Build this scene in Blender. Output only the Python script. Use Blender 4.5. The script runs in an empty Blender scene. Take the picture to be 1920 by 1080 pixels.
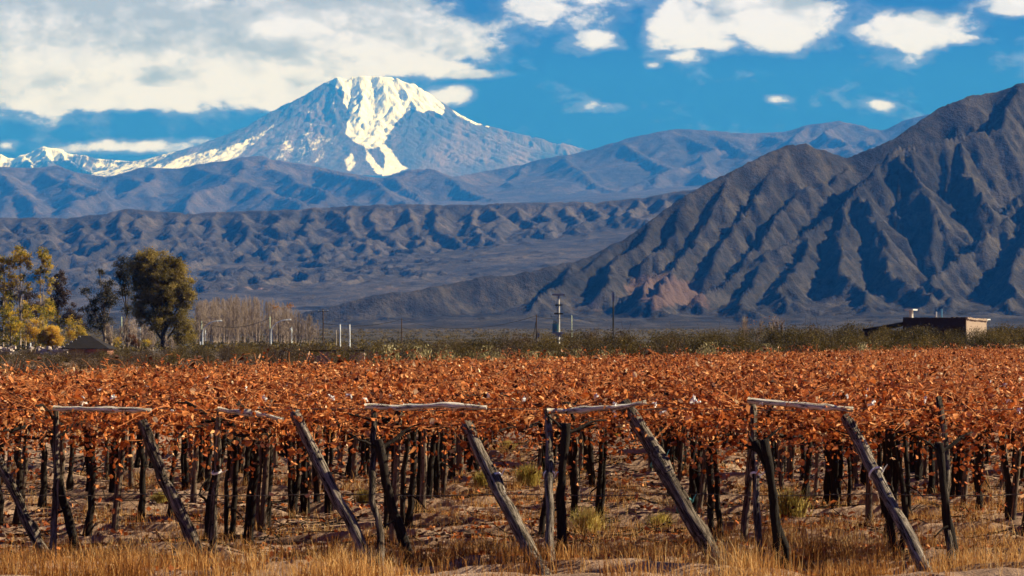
import bpy, math, random
import numpy as np
from mathutils import Vector, Matrix, Quaternion

# ------------------------------------------------------------------ camera, sky, sun, exposure
S = bpy.context.scene
C = S.collection
F = 1920 * 85 / 36.0          # focal length in photo pixels
HOR = 625.0                   # photo row of the horizon
CAMH = 2.93
SUN_EL, SUN_AZ = math.radians(35), math.radians(78)   # azimuth from +Y towards +X

cam_d = bpy.data.cameras.new('camera')
cam = bpy.data.objects.new('camera', cam_d); C.objects.link(cam)
cam.location = (0, 0, CAMH); cam.rotation_euler = (math.pi / 2, 0, 0)
cam_d.lens = 85; cam_d.sensor_width = 36
cam_d.shift_y = (HOR - 540) / 1920
cam_d.clip_start = 0.1; cam_d.clip_end = 150000
cam_d.dof.use_dof = True; cam_d.dof.focus_distance = 52; cam_d.dof.aperture_fstop = 5.0
S.camera = cam
S.view_settings.view_transform = 'Standard'; S.view_settings.look = 'None'
S.view_settings.exposure = 1.0; S.view_settings.gamma = 1.0

sdir = Vector((math.cos(SUN_EL) * math.sin(SUN_AZ), math.cos(SUN_EL) * math.cos(SUN_AZ), math.sin(SUN_EL)))
sun_d = bpy.data.lights.new('sun', 'SUN'); sun_d.energy = 5.0; sun_d.angle = math.radians(0.5)
sun_d.color = (1.0, 0.945, 0.86)
sun = bpy.data.objects.new('sun', sun_d); C.objects.link(sun)
sun.rotation_euler = sdir.to_track_quat('Z', 'Y').to_euler(); sun.location = (60, 0, 60)

class NT:
    """small node helper"""
    def __init__(s, tree): s.t = tree
    def n(s, kind, **kw):
        nd = s.t.nodes.new(kind)
        for k, v in kw.items(): setattr(nd, k, v)
        return nd
    def l(s, a, b): s.t.links.new(a, b)
    def put(s, sock, v):
        if hasattr(v, 'links'): s.l(v, sock)
        else: sock.default_value = v
    def m(s, op, a, b=None, c=None, clamp=False):
        nd = s.n('ShaderNodeMath', operation=op, use_clamp=clamp)
        for i, v in enumerate((a, b, c)):
            if v is not None: s.put(nd.inputs[i], v)
        return nd.outputs[0]
    def noise(s, vec, scale, detail=4, rough=0.55, dist=0.0, out=0):
        nd = s.n('ShaderNodeTexNoise')
        if vec is not None: s.l(vec, nd.inputs['Vector'])
        nd.inputs['Scale'].default_value = scale; nd.inputs['Detail'].default_value = detail
        nd.inputs['Roughness'].default_value = rough; nd.inputs['Distortion'].default_value = dist
        return nd.outputs[out]
    def smooth(s, v, a, b, lo=0.0, hi=1.0, kind='SMOOTHSTEP'):
        nd = s.n('ShaderNodeMapRange', interpolation_type=kind)
        s.put(nd.inputs[0], v)
        for i, x in zip((1, 2, 3, 4), (a, b, lo, hi)): nd.inputs[i].default_value = x
        return nd.outputs[0]
    def mix(s, f, a, b, blend='MIX'):
        nd = s.n('ShaderNodeMix', data_type='RGBA', blend_type=blend)
        s.put(nd.inputs[0], f)
        for i, v in ((6, a), (7, b)):
            if isinstance(v, tuple): v = (*v[:3], 1)
            s.put(nd.inputs[i], v)
        return nd.outputs[2]
    def ramp(s, f, stops, interp='LINEAR'):
        nd = s.n('ShaderNodeValToRGB'); s.l(f, nd.inputs[0]); r = nd.color_ramp; r.interpolation = interp
        while len(r.elements) < len(stops): r.elements.new(0.5)
        for e, (p, c) in zip(r.elements, stops): e.position = p; e.color = (*c, 1)
        return nd.outputs[0]
    def mapping(s, vec, scale, loc=(0, 0, 0), rot=(0, 0, 0)):
        nd = s.n('ShaderNodeMapping'); s.l(vec, nd.inputs[0])
        nd.inputs[1].default_value = loc; nd.inputs[2].default_value = rot; nd.inputs[3].default_value = scale
        return nd.outputs[0]

world = bpy.data.worlds.new('World'); S.world = world; world.use_nodes = True
wt = NT(world.node_tree); world.node_tree.nodes.clear()
def build_world():
    t = wt
    out = t.n('ShaderNodeOutputWorld'); bg = t.n('ShaderNodeBackground'); t.l(bg.outputs[0], out.inputs[0])
    sky = t.n('ShaderNodeTexSky', sky_type='NISHITA'); sky.sun_disc = False
    sky.sun_elevation = SUN_EL; sky.sun_rotation = SUN_AZ
    sky.altitude = 2500; sky.air_density = 1.0; sky.dust_density = 0.1; sky.ozone_density = 4.0
    hs = t.n('ShaderNodeHueSaturation'); t.l(sky.outputs[0], hs.inputs['Color'])
    hs.inputs['Hue'].default_value = 0.515; hs.inputs['Saturation'].default_value = 1.45; hs.inputs['Value'].default_value = SKYV
    tc = t.n('ShaderNodeTexCoord'); sep = t.n('ShaderNodeSeparateXYZ'); t.l(tc.outputs['Generated'], sep.inputs[0])
    yy = t.m('MAXIMUM', t.m('ABSOLUTE', sep.outputs[1]), 0.05)
    u = t.m('DIVIDE', sep.outputs[0], yy); v = t.m('DIVIDE', sep.outputs[2], yy)   # tangents of azimuth and elevation
    comb = t.n('ShaderNodeCombineXYZ'); t.l(u, comb.inputs[0]); t.l(v, comb.inputs[1])
    # clouds far off in the sky, each a soft body (azimuth px, elevation px, half width, half height, weight)
    wv = t.n('ShaderNodeTexNoise'); wv.inputs['Scale'].default_value = 26; wv.inputs['Detail'].default_value = 3
    t.l(comb.outputs[0], wv.inputs['Vector'])
    wsub = t.n('ShaderNodeVectorMath', operation='MULTIPLY_ADD'); t.l(wv.outputs['Color'], wsub.inputs[0])
    wsub.inputs[1].default_value = (0.022, 0.009, 0); t.l(comb.outputs[0], wsub.inputs[2])
    def density(off):
        acc = None
        for (px, py, rx, ry, wgt) in CLOUDS:
            uu, vv = (px - 960) / F + 0.011, (HOR - py) / F + 0.0045
            ru, rv = rx / F, ry / F
            mp = t.mapping(wsub.outputs[0], (1 / ru, 1 / rv, 1), ((-uu + off[0]) / ru, (-vv + off[1]) / rv, 0))
            ln = t.n('ShaderNodeVectorMath', operation='LENGTH'); t.l(mp, ln.inputs[0])
            g = t.smooth(ln.outputs['Value'], 0.15, 1.45, wgt, 0.0)
            acc = g if acc is None else t.m('MAXIMUM', acc, g)
        nv = t.mapping(comb.outputs[0], (1, 1.7, 1), (off[0], off[1] * 1.7, 0))
        ns = t.m('ADD', t.m('MULTIPLY', t.noise(nv, 34, 9, 0.58, 0.25), 0.72), t.m('MULTIPLY', t.noise(nv, 105, 6, 0.6, 0.4), 0.28))
        return t.m('ADD', t.m('MULTIPLY', acc, 1.35), t.m('MULTIPLY', t.m('SUBTRACT', ns, 0.5), 3.4)), acc, ns
    d0, m0, n0 = density((0, 0)); 
    d1, m1, n1 = density((-0.008, -0.009))
    alpha = t.smooth(d0, 0.42, 1.0)
    lit = t.m('ADD', t.m('MULTIPLY', t.m('SUBTRACT', d0, d1), 0.9), 0.58, clamp=True)
    big = t.noise(t.mapping(comb.outputs[0], (1, 3.2, 1)), 13, 5, 0.5)
    ug = t.smooth(t.m('ADD', u, t.m('MULTIPLY', v, -1.6)), -0.46, -0.22, 0.0, 0.34)   # thicker, greyer top left of the bank
    lit2 = t.m('ADD', lit, t.m('ADD', t.m('MULTIPLY', t.m('SUBTRACT', big, 0.5), 1.1), t.m('MULTIPLY', t.m('SUBTRACT', t.noise(t.mapping(comb.outputs[0], (1, 1.5, 1), (.013, .02, 0)), 62, 6, .6, .3), 0.52), 1.5)))
    lit2 = t.m('ADD', lit2, t.m('SUBTRACT', ug, 0.22), clamp=True)
    ccol = t.ramp(lit2, [(0.0, (0.57, 0.61, 0.92)), (0.45, (0.82, 0.87, 1.5)), (0.75, (1.05, 1.12, 2.1)), (1.0, (1.24, 1.32, 2.5))])
    cb = t.n('ShaderNodeVectorMath', operation='SCALE'); t.l(ccol, cb.inputs[0]); cb.inputs['Scale'].default_value = CLOUDV
    thin = t.smooth(d0, 0.1, 0.6, 0.0, 0.15)
    a2 = t.m('MAXIMUM', alpha, thin)
    tint = t.mix(1.0, hs.outputs[0], (0.12, 0.34, 2.0), 'MULTIPLY')
    col = t.mix(a2, tint, cb.outputs[0])
    t.l(col, bg.inputs[0]); bg.inputs[1].default_value = 0.12
SKYV = 0.10
CLOUDV = 3.1
CLOUDS = [(120, 70, 500, 140, 1.5), (450, 130, 280, 74, 1.4), (600, 60, 320, 100, 1.4), (770, 120, 150, 30, .95), (880, 135, 75, 16, .75),
          (200, 178, 330, 36, 1.25), (500, 178, 140, 34, 1.15), (850, 178, 54, 26, .85), (250, 274, 150, 17, .72), (380, 262, 60, 10, .5),
          (0, 272, 40, 14, .6),
          (1090, 30, 180, 40, .66), (1120, 72, 80, 26, .72), (1400, -20, 210, 60, .9), (1130, -5, 150, 40, .7), (1280, 42, 80, 66, .95), (1330, 75, 90, 30, .7), (1460, 40, 155, 66, 1.1),
          (1290, 105, 55, 18, .62), (1236, 117, 24, 11, .6), (1720, 56, 125, 48, 1.0), (1810, 78, 55, 18, .7), (1890, 14, 75, 26, .85),
          (1120, 200, 80, 13, .44), (1460, 192, 30, 12, .5), (1636, 194, 36, 13, .5), (930, 60, 60, 50, .42), (1000, 10, 90, 30, .6), (1690, 110, 80, 22, .4)]
build_world()

# ------------------------------------------------------------------ helpers
R = random.Random(7)
def W(px, py, Y): return np.array(((px - 960) / F * Y, Y, CAMH + (HOR - py) / F * Y))
def GY(py): return CAMH * F / (py - HOR)            # distance of flat ground seen at photo row py

def hash2(ix, iy, seed):
    ix = ix.astype(np.uint32); iy = iy.astype(np.uint32)
    h = ix * np.uint32(374761393) + iy * np.uint32(668265263) + np.uint32(seed * 2246822519 & 0xffffffff)
    h = (h ^ (h >> np.uint32(13))) * np.uint32(1274126177); h ^= h >> np.uint32(16)
    g = (h * np.uint32(2654435761)) ^ (h >> np.uint32(11)); g = (g ^ (g >> np.uint32(15))) * np.uint32(2246822519)
    g ^= g >> np.uint32(13)
    return (h & np.uint32(0xffffff)) / 16777216.0, (g & np.uint32(0xffffff)) / 16777216.0
def vnoise(x, y, seed=0):
    x0 = np.floor(x); y0 = np.floor(y); fx = x - x0; fy = y - y0
    ix = x0.astype(np.int64); iy = y0.astype(np.int64)
    fx = fx * fx * fx * (fx * (fx * 6 - 15) + 10); fy = fy * fy * fy * (fy * (fy * 6 - 15) + 10)
    a = hash2(ix, iy, seed)[0]; b = hash2(ix + 1, iy, seed)[0]; c = hash2(ix, iy + 1, seed)[0]; d = hash2(ix + 1, iy + 1, seed)[0]
    return (a + (b - a) * fx) * (1 - fy) + (c + (d - c) * fx) * fy - 0.5
def fbm(x, y, octs=4, seed=0, gain=0.5):
    s = 0; a = 1.0
    for i in range(octs):
        s = s + a * vnoise(x * 2 ** i + 17.3 * i, y * 2 ** i - 9.1 * i, seed + i); a *= gain
    return s
def gully(px, py, dx, dy, seed):
    ix = np.floor(px); iy = np.floor(py); fx = px - ix; fy = py - iy
    ix = ix.astype(np.int64); iy = iy.astype(np.int64)
    c = 0; w_ = 0
    for i in (-1, 0, 1):
        for j in (-1, 0, 1):
            hx, hy = hash2(ix + i, iy + j, seed)
            qx = fx - i - hx; qy = fy - j - hy
            w = np.exp(-2.2 * (qx * qx + qy * qy))
            c = c + np.cos((qx * dx + qy * dy) * 2 * np.pi) * w; w_ = w_ + w
    return c / w_

def tag(o, label=None, cat=None, group=None, kind=None):
    if label: o['label'] = label
    if cat: o['category'] = cat
    if group: o['group'] = group
    if kind: o['kind'] = kind
    return o
def empty(name, loc=(0, 0, 0), rz=0.0):
    o = bpy.data.objects.new(name, None); C.objects.link(o); o.location = loc; o.rotation_euler = (0, 0, rz)
    o.empty_display_size = 0.2
    return o
def link(name, mesh, parent=None, loc=(0, 0, 0), rz=0.0):
    o = bpy.data.objects.new(name, mesh); C.objects.link(o); o.parent = parent; o.location = loc; o.rotation_euler = (0, 0, rz)
    return o

class MB:
    """collects geometry for one mesh; rnd is a per-vertex number the materials read"""
    def __init__(s): s.V = []; s.F = {3: [], 4: []}; s.M = {3: [], 4: []}; s.A = []; s.n = 0
    def add(s, V, F, mat=0, rnd=0.5):
        V = np.asarray(V, float).reshape(-1, 3); F = np.asarray(F, np.int64)
        if len(F) == 0: return
        s.V.append(V); k = F.shape[1]; s.F[k].append(F + s.n); s.M[k].append(np.full(len(F), mat))
        s.A.append(np.broadcast_to(np.asarray(rnd, float), (len(V),)).copy()); s.n += len(V)
    def tube(s, pts, rad, sides=6, mat=0, rnd=0.5, cap=True, rough=0.0, rs=None):
        P = np.asarray(pts, float); n = len(P); rad = np.broadcast_to(np.asarray(rad, float), (n,))
        T = np.gradient(P, axis=0); T /= np.linalg.norm(T, axis=1)[:, None] + 1e-9
        m = T.mean(0); ref = np.eye(3)[np.argmin(np.abs(m))]
        A = np.cross(T, ref); A /= np.linalg.norm(A, axis=1)[:, None] + 1e-9; B = np.cross(T, A)
        th = np.arange(sides) / sides * 2 * np.pi
        rr = np.ones((n, sides))
        if rough: rr = 1 + rough * (rs or np.random.RandomState(1)).uniform(-1, 1, (n, sides))
        V = P[:, None] + (rad[:, None] * rr)[..., None] * (np.cos(th)[None, :, None] * A[:, None] + np.sin(th)[None, :, None] * B[:, None])
        i = np.arange(n - 1)[:, None] * sides; j = np.arange(sides)[None]; k = (j + 1) % sides
        Fq = np.stack([i + j, i + k, i + sides + k, i + sides + j], -1).reshape(-1, 4)
        V = V.reshape(-1, 3); s.add(V, Fq, mat, rnd)
        if cap and sides > 3:
            b = s.n - n * sides
            for base, c in ((b, P[0]), (b + (n - 1) * sides, P[-1])):
                s.V.append(c[None]); s.A.append(np.array([np.mean(rnd)])); ci = s.n; s.n += 1
                f = np.stack([np.full(sides, ci), base + np.arange(sides), base + (np.arange(sides) + 1) % sides], -1)
                s.F[3].append(f); s.M[3].append(np.full(sides, mat))
    def box(s, c, d, mat=0, rot=None, rnd=0.5, jit=0.0, rs=None):
        q = np.array([(x, y, z) for z in (-.5, .5) for y in (-.5, .5) for x in (-.5, .5)]) * d
        if jit: q = q + rs.uniform(-jit, jit, q.shape)
        if rot is not None: q = q @ np.array(rot).T
        s.add(q + np.asarray(c), [(0, 2, 3, 1), (4, 5, 7, 6), (0, 1, 5, 4), (2, 6, 7, 3), (0, 4, 6, 2), (1, 3, 7, 5)], mat, rnd)
    def mesh(s, name, mats, smooth=False):
        me = bpy.data.meshes.new(name)
        V = np.concatenate(s.V); me.vertices.add(len(V)); me.vertices.foreach_set('co', V.astype(np.float32).ravel())
        L, st, mi = [], [], []; o = 0
        for k in (3, 4):
            if s.F[k]:
                f = np.concatenate(s.F[k]); L.append(f.ravel()); st.append(o + np.arange(len(f)) * k); o += f.size; mi.append(np.concatenate(s.M[k]))
        L = np.concatenate(L); st = np.concatenate(st); mi = np.concatenate(mi)
        me.loops.add(len(L)); me.loops.foreach_set('vertex_index', L.astype(np.int32))
        me.polygons.add(len(st)); me.polygons.foreach_set('loop_start', st.astype(np.int32))
        me.polygons.foreach_set('material_index', mi.astype(np.int32))
        me.polygons.foreach_set('use_smooth', np.full(len(st), bool(smooth)))
        at = me.attributes.new('rnd', 'FLOAT', 'POINT'); at.data.foreach_set('value', np.concatenate(s.A).astype(np.float32))
        for m in (mats if isinstance(mats, (list, tuple)) else [mats]): me.materials.append(m)
        me.update(calc_edges=True); return me
    def obj(s, name, mats, parent=None, smooth=False, **kw): return link(name, s.mesh(name, mats, smooth), parent, **kw)

def grid_faces(nx, ny):
    i = np.arange(ny - 1)[:, None] * nx + np.arange(nx - 1)[None]
    return np.stack([i, i + 1, i + nx + 1, i + nx], -1).reshape(-1, 4)

def material(name):
    m = bpy.data.materials.new(name); m.use_nodes = True; m.node_tree.nodes.clear(); t = NT(m.node_tree)
    out = t.n('ShaderNodeOutputMaterial'); b = t.n('ShaderNodeBsdfPrincipled'); t.l(b.outputs[0], out.inputs[0])
    b.inputs['Roughness'].default_value = 0.9; b.inputs['Specular IOR Level'].default_value = 0.15
    return m, t, b, out
def attr(t, name='rnd'):
    a = t.n('ShaderNodeAttribute', attribute_name=name); return a.outputs['Fac']
def bump(t, b, h, dist, strength=1.0):
    n = t.n('ShaderNodeBump'); n.inputs['Strength'].default_value = strength; n.inputs['Distance'].default_value = dist
    t.l(h, n.inputs['Height']); t.l(n.outputs[0], b.inputs['Normal'])
def geo_pos(t): return t.n('ShaderNodeNewGeometry').outputs['Position']
def obj_pos(t): return t.n('ShaderNodeTexCoord').outputs['Object']

# ------------------------------------------------------------------ ground
def base_h(Y): return np.interp(Y, [-1e5, 700, 3000, 4500, 7000, 9000, 1e6], [0, 0, 8, 19, 92, 110, 110])
def ground_h(x, y):
    x = np.asarray(x, float); y = np.asarray(y, float)
    near = np.clip((75 - y) / 25, 0, 1) * np.clip((y - 18) / 6, 0, 1) * np.clip((26 - np.abs(x)) / 6, 0, 1)
    fr = y * 1.35 + 2.2 * fbm(x * 0.16, y * 0.5, 2, 41); fr = fr - np.floor(fr); saw = np.where(fr < .12, fr / .12, (1 - fr) / .88) * np.clip(.55 + 1.6 * vnoise(x * .7, y * 1.1, 43), 0, 1)
    h = base_h(y) + near * (0.19 * saw + 0.15 * fbm(x * 0.2 + 3, y * 1.25, 3, 5) + 0.16 * np.maximum(fbm(x * 0.5, y * 2.8, 2, 15), 0) + 0.06 * fbm(x * 2.1, y * 2.6, 3, 9))
    h = h + np.clip((y - 60) / 60, 0, 1) * np.clip((600 - y) / 200, 0, 1) * 0.5 * fbm(x * 0.03, y * 0.03, 2, 21)
    hump = np.exp(-((x - 62) / 34) ** 2 - ((y - 270) / 80) ** 2) * 1.2
    return h + hump
def build_ground():
    xs = np.concatenate([-np.geomspace(60000, 15, 60), np.linspace(-14.9, 16.9, 500), np.geomspace(17, 60000, 60)])
    ys = np.concatenate([[-60000, -8000, -1000, -100, 0, 15, 22], np.linspace(25, 62, 620), np.geomspace(62.3, 400, 120), np.geomspace(410, 60000, 70)])
    X, Y = np.meshgrid(xs, ys); Z = ground_h(X, Y)
    mb = MB(); mb.add(np.stack([X, Y, Z], -1).reshape(-1, 3), grid_faces(len(xs), len(ys)))
    m, t, b, out = material('soil')
    p = geo_pos(t)
    n1 = t.noise(t.mapping(p, (0.45, 1.6, 1)), 1.2, 6, 0.6); n2 = t.noise(p, 9, 5, 0.65); n3 = t.noise(p, 55, 3, 0.7)
    c = t.ramp(n1, [(0.3, (0.14, 0.078, 0.05)), (0.5, (0.34, 0.215, 0.142)), (0.7, (0.56, 0.395, 0.28))])
    c = t.mix(t.smooth(n2, 0.42, 0.72, 0.0, 0.5), c, (0.13, 0.075, 0.05))
    c = t.mix(t.smooth(n3, 0.5, 0.75, 0, 0.5), c, (0.40, 0.28, 0.21))
    sp = t.n('ShaderNodeSeparateXYZ'); t.l(p, sp.inputs[0])
    nf = t.noise(p, 0.012, 7, 0.75)
    far = t.ramp(nf, [(0.35, (0.018, 0.015, 0.011)), (0.5, (0.045, 0.037, 0.027)), (0.62, (0.095, 0.075, 0.056))])
    c = t.mix(t.smooth(sp.outputs[1], 120, 420), c, far)
    t.l(c, b.inputs['Base Color'])
    bump(t, b, t.m('ADD', n2, t.m('MULTIPLY', n3, 0.4)), 0.06, 0.9)
    o = mb.obj('ground', m, smooth=True); tag(o, 'dry furrowed brown vineyard soil reaching out to the desert plain', 'ground', kind='structure')
build_ground()

# ------------------------------------------------------------------ mountains: ridge lines with flanks, worn by gullies
def seg_field(X, Y, pts, slope, L, tail):
    H = np.full(X.shape, -1e9)
    for (x0, y0, z0), (x1, y1, z1) in zip(pts[:-1], pts[1:]):
        dx, dy = x1 - x0, y1 - y0
        t = np.clip(((X - x0) * dx + (Y - y0) * dy) / (dx * dx + dy * dy), 0, 1)
        d = np.hypot(X - x0 - t * dx, Y - y0 - t * dy)
        H = np.maximum(H, z0 + t * (z1 - z0) - slope * L * (1 - np.exp(-d / L)) - tail * d)
    return H
def blur(H, n=1):
    for _ in range(n):
        P = np.pad(H, 1, mode='edge'); H = (P[:-2, 1:-1] + P[2:, 1:-1] + P[1:-1, :-2] + P[1:-1, 2:] + 4 * P[1:-1, 1:-1]) / 8
    return H
def terrain(name, xr, yr, step, ridges, slope, L, tail, warp, wl, amp, octs, seed, mat, base, rough, label, cat, attrf=None, gain=0.55, pre=1, post=None):
    nx = int((xr[1] - xr[0]) / step); ny = int((yr[1] - yr[0]) / step)
    xs = np.linspace(*xr, nx); ys = np.linspace(*yr, ny); X, Y = np.meshgrid(xs, ys)
    sx = xs[1] - xs[0]; sy = ys[1] - ys[0]
    wx = X + warp[0] * fbm(X / warp[1], Y / warp[1], 3, seed + 50); wy = Y + warp[0] * fbm(X / warp[1] + 31, Y / warp[1] - 7, 3, seed + 60)
    H = np.full(X.shape, -1e9)
    for r in ridges:
        k = slope
        if isinstance(r, tuple): k, r = r
        H = np.maximum(H, seg_field(wx, wy, [W(*q) for q in r], k, L, tail))
    if base is not None:
        Bz = base(X, Y); d = H - Bz; kk = min(rough * 6, 26)
        H = Bz + np.where(d > 40 * kk, d, kk * np.log1p(np.exp(np.clip(d / kk, -40, 40))))
    H = blur(H, pre)
    H0 = H.copy()
    a = amp; f = 1.0 / wl
    r0 = ridges[0][1] if isinstance(ridges[0], tuple) else ridges[0]
    crest = np.clip(-seg_field(wx, wy, [(*W(*q)[:2], 0.0) for q in r0], 0.0, 1.0, 1.0) / (14 * step), 0.12 if step < 7 else 0.6, 1)
    for o in range(octs):
        gy, gx = np.gradient(blur(H, 2), sy, sx); g = np.hypot(gx, gy) + 1e-6
        dx, dy = -gy / g, gx / g
        mask = np.clip((g - 0.12) / 0.45, 0, 1) * crest
        c = gully(X * f + 7 * o, Y * f - 3 * o, dx, dy, seed + o)
        H = H + a * mask * (-(1 - np.abs(c)) * 1.6 + 0.4) * (0.65 + 0.9 * (vnoise(X * f * .4, Y * f * .4, seed + 33) + .2)) if o < 2 else H + a * mask * (0.9 * c if o == 2 else (1 - 2 * np.abs(c)) * (0.9 if o == 3 else 0.6))
        a *= gain; f *= 2.0
    H = H + rough * fbm(X / (step * 8), Y / (step * 8), 4, seed + 80, 0.6) * np.clip((H - (base(X, Y) if base is not None else 0)) / (rough * 6), 0.1, 1)
    if post is not None: H = post(X, Y, H)
    if base is not None:   # sink the rim under the plain
        e = np.minimum.reduce([(X - xr[0]), (xr[1] - X), (Y - yr[0]), (yr[1] - Y)]) / (step * 12)
        H = H - np.clip(1 - e, 0, 1) * 25
    mb = MB(); a_ = attrf(X, Y, H).ravel() if attrf else 0.0
    mb.add(np.stack([X, Y, H], -1).reshape(-1, 3), grid_faces(nx, ny), 0, a_)
    o = mb.obj(name, mat, smooth=True); tag(o, label, cat, kind='structure'); return o

def hill_mat(name, lo, mid, hi, sc, bd, patch=None, dark=None):
    m, t, b, out = material(name); p = geo_pos(t)
    n1 = t.noise(p, sc, 7, 0.68); n2 = t.noise(p, sc * 9, 5, 0.72); n3 = t.noise(p, sc * 45, 3, 0.75); n4 = t.noise(p, sc * 3.2, 6, 0.7)
    c = t.ramp(t.m('ADD', t.m('MULTIPLY', n1, 0.6), t.m('MULTIPLY', n2, 0.4)), [(0.36, lo), (0.5, mid), (0.62, hi)])
    c = t.mix(t.smooth(n3, 0.5, 0.68, 0.0, 0.6), c, dark or tuple(x * 0.45 for x in lo))
    c = t.mix(t.smooth(n4, 0.52, 0.66, 0.0, 0.6), c, tuple(min(1, x * 1.15) for x in hi)); c = t.mix(t.smooth(n4, 0.46, 0.36, 0.0, 0.55), c, lo)
    if patch:
        f = t.smooth(t.m('ADD', attr(t), t.m('MULTIPLY', t.m('SUBTRACT', n2, 0.5), 1.6)), 0.35, 0.75)
        c = t.mix(f, c, patch)
    t.l(c, b.inputs['Base Color']); b.inputs['Specular IOR Level'].default_value = 0.05
    bump(t, b, t.m('ADD', n2, t.m('MULTIPLY', n3, 0.35)), bd, 1.0)
    return m

def pt_poly(px, py, poly):
    ins = np.zeros(px.shape, bool); n = len(poly); d = np.full(px.shape, 1e9)
    for i in range(n):
        x0, y0 = poly[i]; x1, y1 = poly[(i + 1) % n]
        c = ((y0 > py) != (y1 > py)) & (px < (x1 - x0) * (py - y0) / (y1 - y0 + 1e-9) + x0); ins ^= c
        t = np.clip(((px - x0) * (x1 - x0) + (py - y0) * (y1 - y0)) / ((x1 - x0) ** 2 + (y1 - y0) ** 2 + 1e-9), 0, 1)
        d = np.minimum(d, np.hypot(px - x0 - t * (x1 - x0), py - y0 - t * (y1 - y0)))
    return np.where(ins, d, -d)
def facing_px(X, Y, H): return 960 + F * X / Y, HOR - F * (H - CAMH) / Y

# right-hand mountain: crest and spurs traced as (column, row, distance)
A_ = [(2700, 260, 6100), (2350, 170, 5900), (2100, 138, 5750), (1980, 150, 5650), (1900, 152, 5600), (1855, 171, 5600), (1825, 177, 5580), (1785, 192, 5560), (1720, 235, 5500), (1660, 268, 5440),
      (1607, 293, 5400), (1560, 279, 5350), (1520, 268, 5320), (1485, 269, 5300), (1445, 282, 5260), (1380, 316, 5180), (1300, 362, 5080), (1230, 407, 5000), (1150, 452, 4920), (1070, 488, 4830),
      (1000, 500, 4780), (900, 519, 4720), (800, 536, 4650), (700, 560, 4580), (560, 596, 4500)]
RIDGES = [(1.15, A_),
  (1.03, [(1900, 165, 5580), (1875, 238, 5430), (1800, 248, 5380), (1700, 272, 5280), (1640, 335, 5120), (1610, 375, 5030), (1540, 420, 4910), (1450, 465, 4780), (1380, 512, 4640), (1345, 548, 4520)]),
  (0.95, [(1640, 335, 5120), (1672, 430, 4880), (1700, 500, 4680), (1730, 560, 4450)]),
  (0.95, [(1610, 375, 5030), (1600, 450, 4800), (1612, 530, 4520), (1620, 575, 4350)]),
  (0.95, [(1540, 420, 4910), (1520, 480, 4720), (1500, 560, 4430)]),
  (0.95, [(1450, 465, 4780), (1440, 530, 4560), (1425, 580, 4350)]),
  (1.03, [(2100, 150, 5730), (2010, 300, 5350), (1930, 360, 5200), (1870, 425, 5000), (1800, 490, 4800), (1765, 530, 4640), (1770, 575, 4420)]),
  (0.95, [(1930, 360, 5200), (1940, 450, 4880), (1905, 530, 4620), (1880, 580, 4380)]),
  (0.95, [(1800, 248, 5380), (1830, 320, 5230), (1850, 360, 5130)]),
  (0.95, [(1700, 272, 5280), (1745, 340, 5120), (1770, 390, 5020)]),
  (0.89, [(2350, 180, 5850), (2200, 330, 5300), (2080, 440, 4950), (2000, 520, 4650), (1960, 585, 4350)]),
  (0.89, [(2700, 280, 6050), (2500, 420, 5200), (2300, 540, 4600)]),
  (1.03, [(1600, 296, 5390), (1610, 315, 5330), (1560, 345, 5230), (1500, 352, 5170), (1470, 400, 5000), (1440, 450, 4850), (1405, 480, 4740)]),
  (0.89, [(1490, 270, 5300), (1440, 330, 5180), (1405, 395, 5020), (1360, 440, 4880), (1335, 500, 4680)]),
  (0.89, [(1380, 318, 5180), (1345, 395, 5010), (1290, 460, 4830), (1265, 500, 4650), (1255, 560, 4420)]),
  (0.89, [(1300, 364, 5080), (1270, 430, 4930), (1215, 480, 4790)]),
  (0.83, [(1230, 409, 5000), (1200, 450, 4880), (1150, 490, 4760), (1140, 530, 4600)]),
  (0.83, [(1150, 454, 4920), (1110, 490, 4800), (1060, 520, 4680)]),
  (0.71, [(1070, 490, 4830), (1050, 530, 4650), (1010, 560, 4500)]),
  (1.07, [(1265, 500, 4660), (1225, 512, 4600), (1235, 560, 4430)]),
]
CLIFF = [(1165, 545), (1180, 520), (1215, 510), (1260, 512), (1300, 530), (1330, 560), (1330, 585), (1270, 575), (1225, 585), (1190, 560)]
CLIFF2 = [(1060, 560), (1130, 545), (1180, 555), (1200, 590), (1080, 590)]
def cliff_attr(X, Y, H):
    px, py = facing_px(X, Y, H)
    a = np.clip(pt_poly(px, py, CLIFF) / 20 + 0.45, 0, 1)
    b = np.clip(pt_poly(px, py, CLIFF2) / 30 + 0.3, 0, 0.45)
    return np.maximum(a * .8, b * .8)
def cliff_post(X, Y, H):
    a = np.clip(cliff_attr(X, Y, H) - 0.3, 0, .5)
    return H + a * 46 * fbm(X / 26, Y / 60, 3, 77)
def foot_base(X, Y):
    s = np.clip((X + 650) / 800, 0, 1); s = s * s * (3 - 2 * s); q = np.clip((Y - 3100) / 1500, 0, 1)
    return base_h(Y) + 14 * s * q + q * (1 - .5 * q) * (34 * fbm(X / 210, Y / 300, 4, 120) + 26 * (.2 - np.abs(fbm(X / 90, Y / 150, 3, 125))))
terrain('foothill_mountain', (-1700, 2500), (3000, 6200), 6.0, RIDGES, 0.9, 400, 0.12, (72, 400), 170, 15, 6, 3,
        hill_mat('scrub_rock', (0.013, 0.0122, 0.0108), (0.034, 0.030, 0.0262), (0.080, 0.067, 0.056), 0.004, 7, patch=(0.098, 0.062, 0.050)),
        foot_base, 6.0, 'dark scrubby mountain with steep gullies rising at the right', 'mountain', cliff_attr, post=cliff_post)

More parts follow.
